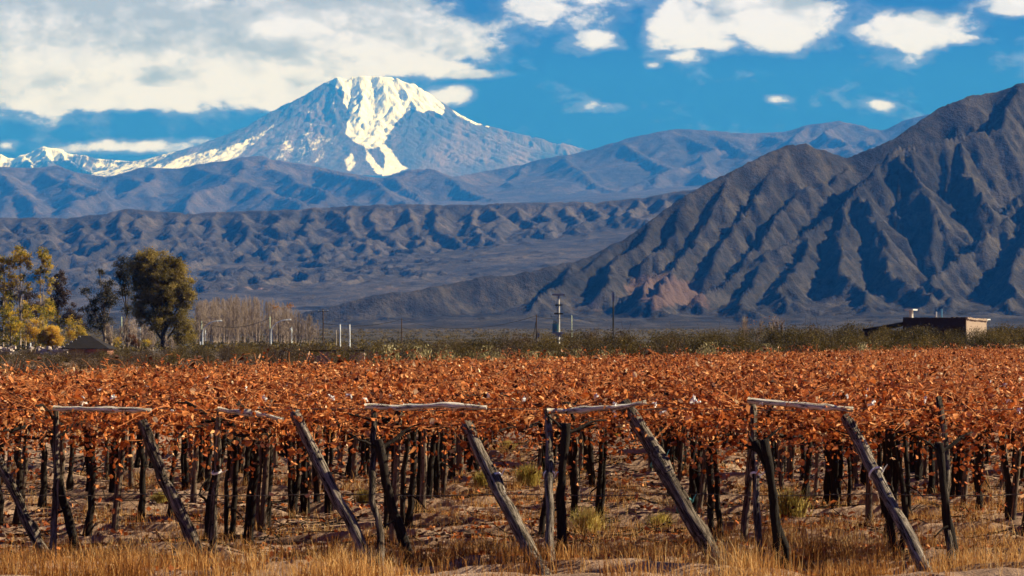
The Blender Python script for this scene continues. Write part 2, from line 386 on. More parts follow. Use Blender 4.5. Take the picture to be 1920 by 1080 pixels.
# badlands ridge
sk = [(-900, 420), (-400, 412), (0, 406), (60, 408), (130, 408), (190, 400), (240, 391), (290, 396), (350, 400), (450, 395), (560, 391), (650, 384), (760, 381), (860, 383), (1000, 379), (1130, 376), (1220, 366), (1290, 356), (1450, 335), (1800, 320), (2300, 330)]
BR = [(0.5, [(x, y, 9600) for x, y in sk])]
rr = random.Random(3)
for i, x in enumerate(np.arange(-700, 1500, 44)):
    x = x + rr.uniform(-14, 14); y0 = np.interp(x, [a for a, b in sk], [b for a, b in sk])
    q = [(x, y0 + 2, 9590)]; Yd = 9590; xx = x
    for k in range(rr.choice((3, 4, 5))):
        Yd -= rr.uniform(240, 420); xx += rr.uniform(-6, 34) * 0.9
        q.append((xx, y0 + (9590 - Yd) * 0.085 + rr.uniform(-4, 8), Yd))
    BR.append((0.62, q))
    for j in range(2):
        bx, by, bY = q[rr.randrange(1, len(q))]
        BR.append((0.62, [(bx, by, bY), (bx - rr.uniform(15, 40), by + rr.uniform(18, 30), bY - rr.uniform(150, 300)), (bx - rr.uniform(20, 50), by + rr.uniform(40, 60), bY - rr.uniform(400, 600))]))
def bad_base(X, Y): return np.interp(Y, [5000, 6800, 7600, 8400, 9500, 12000], [60, 95, 135, 210, 360, 300]) + np.clip((Y - 6900) / 500, 0, 1) * (230 * (0.25 - np.abs(fbm(X / 190, Y / 380, 4, 91))) + 60 * (0.2 - np.abs(fbm(X / 75, Y / 120, 3, 95))))
terrain('badland_hills', (-3300, 1900), (6500, 10600), 10.0, BR, 0.55, 260, 0.12, (60, 220), 200, 17, 5, 21,
        hill_mat('badland_soil', (0.025, 0.022, 0.019), (0.054, 0.046, 0.039), (0.108, 0.088, 0.073), 0.003, 9, patch=(0.3, 0.19, 0.15)),
        bad_base, 4.0, 'eroded brown badland hills stretching across the middle distance', 'hills',
        lambda X, Y, H: np.clip(1 - np.abs(facing_px(X, Y, H)[1] - 541) / 9, 0, 1) * np.clip(vnoise(X / 90, Y / 90, 5) * 2.4, 0, 1) * 0.55)

# blue ranges
mk = [(-500, 330), (-200, 322), (0, 311), (50, 313), (100, 306), (140, 318), (200, 328), (270, 312), (340, 313), (430, 300), (470, 293), (510, 288), (560, 302), (620, 311), (700, 325), (740, 330), (790, 316), (830, 313), (870, 330),
      (920, 318), (980, 306), (1060, 291), (1110, 281), (1150, 268), (1180, 258), (1250, 243), (1300, 241), (1400, 247), (1450, 245), (1500, 232), (1560, 223), (1600, 230), (1645, 243), (1700, 225), (1760, 213), (1850, 200), (2100, 195), (2500, 230)]
MR = [(0.4, [(x, y, 24000 + (x > 900) * 1500) for x, y in mk])]
rr = random.Random(11)
for x in (-150, -20, 60, 130, 230, 300, 380, 470, 520, 600, 680, 770, 850, 930, 1010, 1090, 1170, 1260, 1330, 1420, 1500, 1570, 1650, 1760, 1900):
    y0 = np.interp(x, [a for a, b in mk], [b for a, b in mk]); Y0 = 24000 + (x > 900) * 1500
    q = [(x, y0 + 1, Y0)]; xx, Yd, yy = x, Y0, y0
    for k in range(4):
        Yd -= rr.uniform(700, 1300); xx += rr.uniform(-35, 75); yy += rr.uniform(16, 34)
        q.append((xx, yy, Yd))
    MR.append((0.5, q))
    bx, by, bY = q[2]
    MR.append((0.5, [(bx, by, bY), (bx + rr.uniform(-90, -30), by + rr.uniform(20, 36), bY - rr.uniform(600, 1200)), (bx + rr.uniform(-120, -50), by + rr.uniform(55, 75), bY - rr.uniform(1500, 2400))]))
terrain('far_hills', (-9500, 10500), (18500, 28000), 34.0, MR, 0.45, 1500, 0.1, (260, 1500), 800, 50, 5, 41,
        hill_mat('far_rock', (0.034, 0.028, 0.025), (0.058, 0.046, 0.040), (0.108, 0.082, 0.068), 0.0009, 26), None, 7.0,
        'bare blue purple ranges in the far distance below the snowy peak', 'hills', None, pre=2)

# snow peak and the snowy range left of it
vk = [(-700, 330), (-300, 300), (-100, 288), (0, 287), (20, 294), (45, 288), (80, 273), (108, 277), (132, 287), (170, 291), (200, 297), (232, 300), (268, 297), (300, 301), (345, 291), (400, 275), (450, 262), (500, 238), (540, 208), (575, 178), (606, 150), (625, 142), (645, 146), (655, 142),
      (700, 141), (742, 144), (780, 158), (815, 178), (850, 204), (890, 226), (930, 238), (1000, 254), (1080, 272), (1120, 284), (1250, 320), (1500, 350)]
VR = [(0.62, [(x, y, 44000 - 1200 * (x < 330)) for x, y in vk])]
for q in ([(625, 143, 44000), (590, 205, 43000), (545, 265, 41500), (500, 310, 39800)],
          [(640, 147, 44000), (632, 215, 42900), (600, 280, 41400), (590, 330, 40000)],
          [(740, 146, 44000), (745, 225, 42800), (752, 262, 41900), (700, 340, 39900)],
          [(780, 160, 44000), (800, 225, 42700), (815, 280, 41400), (800, 335, 40000)],
          [(850, 206, 44000), (870, 250, 42900), (900, 300, 41200), (920, 340, 39900)],
          [(1000, 256, 44000), (1010, 290, 42500), (1030, 330, 40500)],
          [(500, 240, 44000), (470, 275, 42800), (430, 320, 41000)],
          [(400, 277, 44000), (360, 310, 42000)],
          [(45, 289, 42800), (60, 310, 41500), (40, 335, 40000)], [(108, 278, 42800), (150, 310, 41500), (170, 335, 40000)], [(80, 274, 42800), (95, 305, 41600)],
          [(232, 301, 42800), (220, 330, 41200)]):
    VR.append((0.8, q))
SNOW = [[(604, 152), (625, 142), (655, 140), (745, 141), (790, 160), (832, 196), (834, 216), (806, 206), (790, 212), (770, 205), (742, 228), (725, 258), (716, 272), (690, 278), (660, 262), (648, 250), (656, 215), (643, 192), (646, 172), (620, 158)],
        [(704, 264), (724, 275), (744, 300), (765, 316), (738, 324), (716, 331), (722, 312), (722, 292)],
        [(686, 280), (700, 300), (722, 326), (708, 326), (690, 300)],
        [(848, 206), (885, 222), (915, 236), (890, 232), (855, 214)]]
SNOW2 = [[(512, 236), (480, 255), (430, 274), (330, 297), (240, 325), (300, 318), (400, 312), (440, 295), (480, 265)],
         [(560, 225), (600, 190), (630, 180), (640, 240), (600, 300), (540, 310), (500, 300)],
         [(645, 300), (660, 288), (668, 305), (655, 322)], [(-800, 250), (140, 262), (330, 285), (240, 330), (-800, 340)], [(-900, 250), (70, 250), (118, 268), (150, 296), (90, 306), (-900, 318)]]
def snow_attr(X, Y, H):
    px, py = facing_px(X, Y, H); a = np.zeros(X.shape)
    for q in SNOW: a = np.maximum(a, np.clip(pt_poly(px, py, q) / 9 + 0.55, 0, 1))
    for i, q in enumerate(SNOW2): a = np.maximum(a, np.clip(pt_poly(px, py, q) / 12 + 0.4, 0, (0.50, 0.25, 0.5, 0.45, 0.9)[i]))
    return a
def snow_mat():
    m, t, b, out = material('snow_and_rock'); p = geo_pos(t)
    st = t.mapping(p, (1, .12, 0.3))
    n1 = t.noise(st, 0.0013, 7, 0.66); n2 = t.noise(st, 0.005, 5, 0.7)
    rock = t.ramp(n1, [(0.35, (0.026, 0.022, 0.022)), (0.5, (0.068, 0.050, 0.046)), (0.62, (0.155, 0.108, 0.092))])
    nm = t.n('ShaderNodeNewGeometry'); sp = t.n('ShaderNodeSeparateXYZ'); t.l(nm.outputs['Normal'], sp.inputs[0])
    f = t.m('ADD', attr(t), t.m('MULTIPLY', t.m('SUBTRACT', n2, 0.5), 1.35))
    f = t.m('ADD', f, t.m('MULTIPLY', t.m('SUBTRACT', n1, 0.5), 0.7))
    f = t.m('ADD', f, t.m('MULTIPLY', t.m('SUBTRACT', sp.outputs[2], 0.85), 0.6))
    n3 = t.noise(t.mapping(p, (1, .1, 0.22)), 0.014, 4, 0.75); f = t.m('ADD', f, t.m('MULTIPLY', t.m('SUBTRACT', n3, 0.5), 1.0)); s = t.smooth(f, 0.34, 0.66)
    t.l(t.mix(s, rock, (0.86, 0.88, 0.93)), b.inputs['Base Color'])
    bump(t, b, t.m('ADD', n1, n2), 60, 0.8); return m
terrain('snowy_mountain', (-11500, 4500), (37500, 47000), 26.0, VR, 0.85, 2600, 0.12, (150, 1400), 900, 95, 6, 61,
        snow_mat(), None, 10.0, 'broad snow capped volcanic peak rising above the blue ranges', 'mountain', snow_attr, pre=2)

# ------------------------------------------------------------------ air
def build_haze():
    mb = MB(); x0, x1, y0, y1, z0, z1 = -30000, 30000, -3000, 52000, -30, 5600
    mb.box(((x0 + x1) / 2, (y0 + y1) / 2, (z0 + z1) / 2), (x1 - x0, y1 - y0, z1 - z0))
    m = bpy.data.materials.new('air'); m.use_nodes = True; m.node_tree.nodes.clear(); t = NT(m.node_tree)
    out = t.n('ShaderNodeOutputMaterial'); v = t.n('ShaderNodeVolumePrincipled'); t.l(v.outputs[0], out.inputs['Volume'])
    v.inputs['Color'].default_value = HAZE_COL; v.inputs['Density'].default_value = HAZE_D
    v.inputs['Absorption Color'].default_value = (1, 1, 1, 1)
    v.inputs['Anisotropy'].default_value = 0.0
    o = mb.obj('haze', m); tag(o, 'thin blue mountain air between the vineyard and the far peaks', 'haze', kind='stuff')
HAZE_COL = (0.03, 0.255, 1.0, 1); HAZE_D = 3.8e-5
build_haze()
# ------------------------------------------------------------------ plant materials
def leaf_mat(name, stops, trans=0.3, inst=0.12, rough=0.7):
    m = bpy.data.materials.new(name); m.use_nodes = True; m.node_tree.nodes.clear(); t = NT(m.node_tree)
    out = t.n('ShaderNodeOutputMaterial'); b = t.n('ShaderNodeBsdfPrincipled'); b.inputs['Roughness'].default_value = rough
    b.inputs['Specular IOR Level'].default_value = 0.2
    oi = t.n('ShaderNodeObjectInfo')
    f = t.m('ADD', attr(t), t.m('MULTIPLY', t.m('SUBTRACT', oi.outputs['Random'], 0.5), inst), clamp=True)
    c = t.ramp(f, stops); t.l(c, b.inputs['Base Color'])
    tr = t.n('ShaderNodeBsdfTranslucent'); t.l(c, tr.inputs[0]); mx = t.n('ShaderNodeMixShader'); mx.inputs[0].default_value = trans
    t.l(b.outputs[0], mx.inputs[1]); t.l(tr.outputs[0], mx.inputs[2]); t.l(mx.outputs[0], out.inputs[0]); return m
def wood_mat(name, stops, sc=(14, 14, 1.6), bd=0.012, crack=False):
    m, t, b, out = material(name); p = obj_pos(t); oi = t.n('ShaderNodeObjectInfo')
    v = t.n('ShaderNodeVectorMath', operation='ADD'); t.l(t.mapping(p, sc), v.inputs[0]); t.l(oi.outputs['Location'], v.inputs[1])
    n = t.noise(v.outputs[0], 2.2, 7, 0.68, 0.4); n2 = t.noise(v.outputs[0], 9, 3, 0.7)
    f = t.m('ADD', t.m('MULTIPLY', n, 0.75), t.m('MULTIPLY', n2, 0.25))
    f = t.m('ADD', f, t.m('MULTIPLY', t.m('SUBTRACT', oi.outputs['Random'], 0.5), 0.12))
    col = t.ramp(f, stops)
    if crack:
        v2 = t.n('ShaderNodeVectorMath', operation='ADD'); t.l(t.mapping(p, (26, 26, .7)), v2.inputs[0]); t.l(oi.outputs['Location'], v2.inputs[1])
        k = t.noise(v2.outputs[0], 1.0, 4, .6, .3); g = t.smooth(t.m('ABSOLUTE', t.m('SUBTRACT', k, .5)), .008, .035)
        col = t.mix(g, tuple(x * .5 for x in stops[0][1]), col); f = t.m('ADD', f, t.m('MULTIPLY', g, .5))
    t.l(col, b.inputs['Base Color']); bump(t, b, f, bd, 1.0); return m
VINE_LEAF = leaf_mat('dry_vine_leaf', [(0.0, (0.018, 0.006, 0.003)), (0.26, (0.12, 0.024, 0.006)), (0.44, (0.47, 0.112, 0.024)), (0.66, (0.70, 0.235, 0.058)), (0.86, (0.82, 0.42, 0.17)), (1, (0.84, 0.62, 0.38))], 0.24)
CANE = wood_mat('vine_cane', [(0.3, (0.2, 0.062, 0.022)), (0.55, (0.45, 0.165, 0.058)), (0.75, (0.62, 0.30, 0.14))], (6, 6, 6), 0.002)
BARK = wood_mat('vine_bark', [(0.3, (0.006, 0.0045, 0.004)), (0.52, (0.018, 0.013, 0.010)), (0.7, (0.055, 0.041, 0.032))], (16, 16, 2.2), 0.02)
STAKE = wood_mat('grey_stake_wood', [(0.3, (0.04, 0.029, 0.021)), (0.5, (0.14, 0.10, 0.073)), (0.7, (0.34, 0.265, 0.20))], crack=True)
POST = wood_mat('weathered_post_wood', [(0.3, (0.015, 0.010, 0.007)), (0.46, (0.085, 0.062, 0.045)), (0.58, (0.27, 0.22, 0.175)), (0.72, (0.42, 0.36, 0.30))], (13, 13, 1.1), 0.03, True)
PALE = wood_mat('pale_bleached_pole', [(0.3, (0.24, 0.18, 0.14)), (0.48, (0.55, 0.48, 0.40)), (0.66, (0.74, 0.69, 0.61))], (9, 9, 2), 0.01, True)
GRASS = leaf_mat('dry_grass_blade', [(0.0, (0.07, 0.028, 0.010)), (0.3, (0.25, 0.095, 0.024)), (0.55, (0.47, 0.225, 0.058)), (0.8, (0.66, 0.40, 0.145)), (1, (0.74, 0.55, 0.28))], 0.3, 0.0)
TUFT = leaf_mat('green_gold_tuft', [(0.0, (0.12, 0.09, 0.02)), (0.3, (0.36, 0.29, 0.06)), (0.6, (0.62, 0.47, 0.12)), (1, (0.74, 0.58, 0.24))], 0.45, 0.1)
def plain(name, col, rough=0.6, metal=0.0, var=0.25, sc=6.0):
    m, t, b, out = material(name); n = t.noise(obj_pos(t), sc, 5, 0.65)
    t.l(t.ramp(n, [(0.3, tuple(c * (1 - var) for c in col)), (0.7, tuple(min(1, c * (1 + var)) for c in col))]), b.inputs['Base Color'])
    b.inputs['Roughness'].default_value = rough; b.inputs['Metallic'].default_value = metal; return m
WIRE = plain('rusty_wire', (0.10, 0.08, 0.07), 0.6, 0.4)
TIE_W = plain('white_plastic', (0.85, 0.82, 0.78), 0.4, 0, 0.08); TIE_B = plain('turquoise_twine', (0.10, 0.33, 0.33), 0.6)

def frames(n, rs):
    a = rs.normal(size=(n, 3)); a /= np.linalg.norm(a, axis=1)[:, None]
    b = rs.normal(size=(n, 3)); b -= (a * b).sum(1)[:, None] * a; b /= np.linalg.norm(b, axis=1)[:, None]
    return a, b, np.cross(a, b)
def add_leaves(mb, P, size, rs, mat=0, rnd=0.5, wid=0.8, fold=0.3, frame=None):
    n = len(P)
    if n == 0: return
    s = np.broadcast_to(np.asarray(size, float), (n,))[:, None]; a, b, c = frame or frames(n, rs)
    w = wid * 0.5 * rs.uniform(0.7, 1.2, (n, 1)); fo = fold * rs.uniform(-1, 1, (n, 1))
    V = np.stack([P - a * s * .5, P + s * (b * w + c * fo * .6), P + s * (a * .5 + c * fo), P + s * (-b * w + c * fo * .6)], 1)
    i = np.arange(n)[:, None] * 4
    mb.add(V.reshape(-1, 3), np.concatenate([i + np.array([[0, 1, 2]]), i + np.array([[0, 2, 3]])]), mat, np.repeat(np.broadcast_to(rnd, (n,)), 4))
def add_leaves6(mb, P, size, rs, mat=0, rnd=0.5):
    """curled lobed leaf of two bent halves"""
    n = len(P); s = np.broadcast_to(np.asarray(size, float), (n,))[:, None]; a, b, c = frames(n, rs)
    w = rs.uniform(.16, .46, (n, 1)); cu = rs.uniform(-.7, .7, (n, 1)); fo = rs.uniform(-.6, .6, (n, 1))
    V = np.stack([P - a * s * .5, P + s * (-a * .28 + b * w + c * fo), P + s * (a * .22 + b * w * .8 + c * (fo + cu * .4)), P + s * (a * .5 + c * cu),
                  P + s * (a * .22 - b * w * .8 + c * (fo + cu * .4)), P + s * (-a * .28 - b * w + c * fo)], 1)
    i = np.arange(n)[:, None] * 6
    mb.add(V.reshape(-1, 3), np.concatenate([i + np.array([[0, 1, 2, 3]]), i + np.array([[0, 3, 4, 5]])]), mat, np.repeat(np.broadcast_to(rnd, (n,)), 6))

# ------------------------------------------------------------------ vine pieces
def cane_curve(rs, p0, length, n=7):
    d = rs.normal(size=3) * (1, 1, .25); d /= np.linalg.norm(d); up = rs.uniform(-.5, 0.9); P = [np.array(p0)]
    for i in range(n - 1):
        d = d + rs.normal(size=3) * .22 + np.array((0, 0, up * .16)); d /= np.linalg.norm(d); P.append(P[-1] + d * length / (n - 1))
    return np.array(P)
def foliage_mesh(seed, ncane=92, nleaf=330, front=False, half=1.2, six=True):
    rs = np.random.RandomState(seed); mb = MB(); LP, LR = [], []
    for i in range(ncane):
        p0 = (rs.uniform(-half * .9, half * .9), rs.uniform(-half * .9, half * .9), rs.uniform(1.7, 2.0))
        P = cane_curve(rs, p0, rs.uniform(.5, 1.35)); P[:, 2] = np.where(P[:, 2] > 2.16 + .24 * (i % 5 == 0), 2.16 + .24 * (i % 5 == 0) + (P[:, 2] - 2.16) * .15, np.maximum(P[:, 2], 1.5))
        mb.tube(P, np.linspace(.0085, .004, len(P)), 3, 1, rs.rand(), cap=False)
        k = rs.randint(2, 7); tt = rs.uniform(0.5, len(P) - 1.01, k); ii = tt.astype(int); q = P[ii] + (P[ii + 1] - P[ii]) * (tt - ii)[:, None]
        LP.append(q + rs.normal(size=(k, 3)) * .035)
    for i in range(5):
        P = cane_curve(rs, (rs.uniform(-.3, .3), rs.uniform(-.3, .3), rs.uniform(1.55, 1.75)), rs.uniform(.9, 1.4)); P[:, 2] = np.clip(P[:, 2], 1.55, 2.0); mb.tube(P, np.linspace(.028, .012, len(P)), 5, 2, .5, cap=False)
    n = nleaf; z = np.where(rs.rand(n) < .62, rs.normal(1.94, .11, n), rs.uniform(1.52, 1.95, n))
    cl = rs.uniform(-half, half, (14, 2)); ci = rs.randint(0, 14, n)
    xy = np.where(rs.rand(n, 1) < .85, cl[ci] + rs.normal(size=(n, 2)) * .17, rs.uniform(-half, half, (n, 2)))
    z = z + rs.uniform(-.12, .14, 14)[ci]; LP.append(np.column_stack([xy, np.clip(z, 1.46, 2.28)]))
    if front:
        m = 400; cx = rs.uniform(-half, half, 9); k = rs.randint(0, 9, m)
        LP.append(np.column_stack([cx[k] + rs.normal(size=m) * .16, -.7 - rs.beta(1.2, 2.0, m) * 1.0, 1.97 - np.abs(rs.normal(size=m)) * .45]))
    P = np.concatenate(LP); n = len(P); rnd = np.clip(rs.beta(1.5, 1.5, n) * .86 + (rs.rand(n) < .1) * .25 + .03, 0, 1)
    (add_leaves6 if six else add_leaves)(mb, P, rs.uniform(.032, .082, n) * rs.choice([.7, 1, 1.25], n), rs, 0, rnd)
    return mb.mesh('foliage', [VINE_LEAF, CANE, BARK])
def trunk_mesh(seed, arm=.13, ar=.038):
    rs = np.random.RandomState(seed); mb = MB(); n = 11; z = np.linspace(-.12, 1.62, n)
    strands = rs.choice([1, 2, 2, 3]); head = np.array((0, 0, 1.62))
    for k in range(strands):
        ph = rs.uniform(0, 6.3); tw = rs.uniform(.6, 1.7); off = .0 if strands == 1 else .05
        x = off * np.cos(ph + tw * z) + np.cumsum(rs.normal(size=n) * .018); y = off * np.sin(ph + tw * z) + np.cumsum(rs.normal(size=n) * .018)
        r = np.interp(z, [-.12, .25, 1.2, 1.62], [.085, .058, .05, .062]) * rs.uniform(.8, 1.2) * (1.0 if strands == 1 else .78)
        P = np.column_stack([x, y, z]); mb.tube(P, r, 8, 0, .5, rough=.24, rs=rs)
    for k in range(rs.randint(3, 5)):
        a = rs.uniform(0, 6.3); P = [np.array((x[-1], y[-1], 1.5))]; d = np.array((math.cos(a) * .8, math.sin(a) * .5 + .3, .62))
        for i in range(5): d = d + rs.normal(size=3) * .2; d[2] *= .8; P.append(P[-1] + d * arm)
        mb.tube(P, np.linspace(ar, .008, 6), 6, 0, .5, rough=.2, rs=rs)
    if rs.rand() < .5:
        P = [np.array((x[4], y[4], z[4]))]; d = np.array((rs.uniform(-1, 1), rs.uniform(-1, .2), .4))
        for i in range(4): d = d + rs.normal(size=3) * .35; P.append(P[-1] + d * .09)
        mb.tube(P, np.linspace(.022, .008, 5), 5, 0, .5)
    return mb.mesh('trunk', [BARK], smooth=True)
def stake_mesh(seed):
    rs = np.random.RandomState(seed); mb = MB(); n = 8; z = np.linspace(-.15, 1.95, n)
    P = np.column_stack([np.cumsum(rs.normal(size=n) * .008), np.cumsum(rs.normal(size=n) * .008), z])
    mb.tube(P, np.linspace(.052, .040, n) * rs.uniform(.8, 1.15), 8, 0, .5, rough=.09, rs=rs); return mb.mesh('stake', [STAKE], smooth=True)
FOL = [foliage_mesh(100 + i) for i in range(9)]; FOLF = [foliage_mesh(150 + i, 84, 330, True) for i in range(5)]
TRK = [trunk_mesh(200 + i) for i in range(10)]; TRKF = [trunk_mesh(220 + i, .075, .026) for i in range(6)]; STK = [stake_mesh(300 + i) for i in range(7)]

# traced trunks and stakes: foot column, foot row, column where it meets the leaves
TR = [(142, 1052, 108), (163, 1022, 178), (263, 987, 268), (78, 965, 82), (320, 977, 322), (383, 940, 396), (427, 1020, 440), (380, 1040, 405), (500, 997, 515), (547, 983, 550), (597, 953, 598), (573, 967, 575), (457, 923, 470),
      (768, 1070, 722), (727, 1020, 735), (757, 1000, 775), (653, 907, 668), (680, 895, 683), (797, 953, 810), (777, 970, 785), (820, 950, 820), (847, 917, 850), (873, 897, 880),
      (1013, 1030, 1040), (1050, 1072, 1068), (1072, 990, 1066), (1350, 1043, 1352), (1300, 973, 1306), (1290, 947, 1296), (1467, 1082, 1432), (1450, 893, 1454), (1500, 910, 1504), (1510, 943, 1524), (1553, 963, 1558), (1570, 967, 1578),
      (1665, 1033, 1668), (1680, 1057, 1684), (1700, 985, 1694), (1723, 913, 1730), (1795, 1078, 1772), (1790, 950, 1794), (1840, 967, 1850), (1890, 1007, 1892), (1745, 935, 1750), (30, 1000, 36), (205, 940, 210), (1620, 930, 1625)]
ST = [(40, 973, 50), (215, 1010, 236), (113, 970, 116), (197, 907, 202), (247, 923, 250), (362, 957, 370), (480, 1008, 488), (494, 1008, 503), (737, 1037, 747), (830, 948, 838), (662, 913, 678), (865, 905, 868), (1310, 983, 1325), (1318, 960, 1322),
      (1477, 905, 1482), (1528, 948, 1534), (1627, 1000, 1630), (1730, 905, 1735), (1807, 960, 1815), (1900, 1007, 1915), (1020, 1000, 1036), (1395, 1045, 1412), (1085, 960, 1080), (590, 935, 596), (1880, 930, 1884), (560, 925, 566), (790, 985, 796), (1465, 930, 1470)]
def ordinal(i):
    w = 'first second third fourth fifth sixth seventh eighth ninth tenth eleventh twelfth thirteenth fourteenth fifteenth sixteenth seventeenth eighteenth nineteenth twentieth'.split()
    return w[i] if i < 20 else 'last'
def inside(x, y): return 30 <= y < max(42, 48 + (x + 10) * 2.23)
cells = []
for k in range(56):
    y = 31.3 + 2.15 * k
    for j in range(-22, 22):
        x = 0.53 + 2.2 * j + (y - 30.2) * 0.0265
        if inside(x, y) and abs(x) < 0.212 * y + 5: cells.append([k, x, y, abs(x) < 0.212 * y + 1.1])
seen = sorted([c for c in cells if c[3]], key=lambda c: c[2])
solo = seen[:300]; solo_ids = {id(c) for c in solo}; rest = [c for c in cells if id(c) not in solo_ids]
pool = []
for (bx, by, tx) in TR:
    Y = GY(by); pool.append([(bx - 960) / F * Y, Y, math.atan((tx - bx) / F * Y / 1.45)])
rv = random.Random(5); vines = []; extra = []
for c in solo:
    k, x, y, _ = c
    best = min(pool, key=lambda q: (q[0] - x) ** 2 + (q[1] - y + .5) ** 2, default=None)
    if best is not None and math.hypot(best[0] - x, best[1] - y + .5) < 1.75:
        pool.remove(best); vines.append([best[0], best[1], best[2], c])
    elif y > 43.5 or not abs(x) < 0.212 * y - .4:
        vines.append([x + rv.uniform(-.3, .3), y - .6 + rv.uniform(-.35, .35), rv.uniform(-.07, .12), c])
    else: extra.append(c)
for q in pool:
    k = max(0, int((q[1] - 30.1) / 2.15)); vines.append([q[0], q[1], q[2], [k, q[0] + .2, max(q[1] + .7, 31.3), True]])
# a rust-leaved vine in the row nearest the far scrub still has its trunk, so every vine is trunk and foliage
byrow = {}
for v in vines: byrow.setdefault(v[3][0], []).append(v)
made = []
for k in sorted(byrow):
    row = sorted(byrow[k], key=lambda v: v[0])
    for i, (x, y, lean, c) in enumerate(row):
        gz = float(ground_h(x, y)); o = empty('grapevine', (x, y, gz))
        if k < 7: tag(o, f'dark gnarled grapevine with rusty leaves, {ordinal(i)} from the left in the {ordinal(k)} vine row', 'grapevine', 'grapevines of the front rows')
        else: tag(o, 'rust leaved grapevine deep in the vineyard, its trunk half lost among nearer trunks', 'grapevine', 'grapevines deep in the vineyard')
        t = link('trunk', rv.choice(TRKF if y < 33 else TRK), o); t.rotation_euler = (rv.uniform(-.05, .05), lean, rv.uniform(0, 6.28) if abs(lean) < .02 else 0); t.scale = (rv.uniform(.8, 1.1),) * 2 + (rv.uniform(.97, 1.04),)
        if y > 33 and rv.random() < .6:
            t2 = link('trunk', rv.choice(TRK), o, (rv.choice((-1, 1)) * rv.uniform(.18, .4), rv.uniform(-.2, .2), 0), rv.uniform(0, 6.28)); t2.rotation_euler = (rv.uniform(-.06, .06), rv.uniform(-.08, .12), rv.uniform(0, 6.28)); t2.scale = (rv.uniform(.65, .95),) * 2 + (1,)
        f = link('foliage', rv.choice(FOLF if k < 2 else FOL), o, (c[1] - x, c[2] - y, -gz * .6))
        f.rotation_euler[2] = 0 if k < 2 else rv.choice((0, 1, 2, 3)) * math.pi / 2; f.scale[0] = rv.choice((-1, 1)); made.append((o, x, y, gz, c))
for c in extra:
    o, x, y, gz, _ = min(made, key=lambda q: (q[1] - c[1]) ** 2 + (q[2] - c[2]) ** 2)
    f = link('foliage', rv.choice(FOLF if c[0] == 0 else FOL), o, (c[1] - x, c[2] - y, -gz * .6)); f.scale[0] = rv.choice((-1, 1))
# vines past the nearest three hundred, and those beside the picture: one mass
def far_mass():
    rs = np.random.RandomState(9); mb = MB()
    proto = []
    for i in range(5):
        q = MB(); n = 260; add_leaves(q, np.column_stack([rs.uniform(-1.2, 1.2, (n, 2)), np.clip(rs.normal(1.95, .16, n), 1.5, 2.5)]), rs.uniform(.06, .11, n), rs, 0, np.clip(rs.beta(1.5, 1.5, n) * .9 + .04, 0, 1))
        for j in range(26):
            P = cane_curve(rs, (rs.uniform(-1.1, 1.1), rs.uniform(-1.1, 1.1), rs.uniform(1.8, 2.0)), rs.uniform(.5, 1.2), 5); q.tube(P, np.linspace(.009, .005, 5), 3, 1, .5, cap=False)
        q.tube([(0, 0, -.1), (.03, .02, .8), (0, 0, 1.7)], (.07, .06, .05), 5, 2)
        proto.append(q)
    for c in rest:
        q = proto[rs.randint(5)]
        for V, A in zip(q.V, q.A): mb.V.append(V + (c[1], c[2], 0)); mb.A.append(A)
        for kk in (3, 4):
            for f, m in zip(q.F[kk], q.M[kk]): mb.F[kk].append(f + mb.n); mb.M[kk].append(m)
        mb.n += q.n
    o = mb.obj('far_vines', [VINE_LEAF, CANE, BARK]); tag(o, 'farthest rust coloured vines merging into one mass before the scrub', 'vines', kind='stuff')
far_mass()

# stakes
stakes = []
for (bx, by, tx) in ST:
    Y = GY(by); stakes.append([(bx - 960) / F * Y, Y, math.atan((tx - bx) / F * Y / 1.45), max(0, int((Y - 30.1) / 2.15))])
for v in vines:
    if 43.5 < v[1] < 72 and rv.random() < .95: stakes.append([v[0] + rv.choice((-1, 1)) * rv.uniform(.12, .22), v[1] + rv.uniform(-.2, .2), rv.uniform(-.05, .1), v[3][0]])
by = {}
for s in stakes: by.setdefault(s[3], []).append(s)
for k in sorted(by):
    for i, (x, y, lean, _) in enumerate(sorted(by[k], key=lambda s: s[0])):
        o = link('vine_stake', rv.choice(STK), None, (x, y, float(ground_h(x, y)))); o.rotation_euler = (rv.uniform(-.04, .04), lean, 0)
        if k < 7: tag(o, f'straight weathered grey vine stake, {ordinal(i)} stake from the left in the {ordinal(k)} vine row', 'stake', 'stakes of the front vine rows')
        else: tag(o, 'thin grey wooden stake standing among the dark trunks deep in the vineyard', 'stake', 'stakes deep in the vineyard')

# ------------------------------------------------------------------ posts, braces and poles along the near edge
def log_mesh(name, L, r0, r1, seed, mat, wob=.012, rough=.07, n=12, sides=12, knots=2):
    rs = np.random.RandomState(seed); mb = MB(); z = np.linspace(0, L, n)
    x = np.cumsum(rs.normal(size=n) * wob); y = np.cumsum(rs.normal(size=n) * wob); x -= np.linspace(x[0], x[-1], n); y -= np.linspace(y[0], y[-1], n)
    r = np.linspace(r0, r1, n) * (1 + rs.uniform(-.05, .05, n))
    for k in range(knots): r = r + .018 * np.exp(-((z - rs.uniform(.3, L - .2)) / .05) ** 2)
    mb.tube(np.column_stack([x, y, z]), r, sides, 0, .5, rough=rough, rs=rs); return mb.mesh(name, [mat], smooth=True)
def along(o, a, b):
    a, b = Vector(a), Vector(b); o.location = a; o.rotation_mode = 'QUATERNION'; o.rotation_quaternion = Vector((0, 0, 1)).rotation_difference(b - a); return (b - a).length
def log(name, a, b, r0, r1, seed, mat, label, cat, group, **kw):
    o = link(name, log_mesh(name, (Vector(b) - Vector(a)).length, r0, r1, seed, mat, **kw)); along(o, a, b); tag(o, label, cat, group); return o
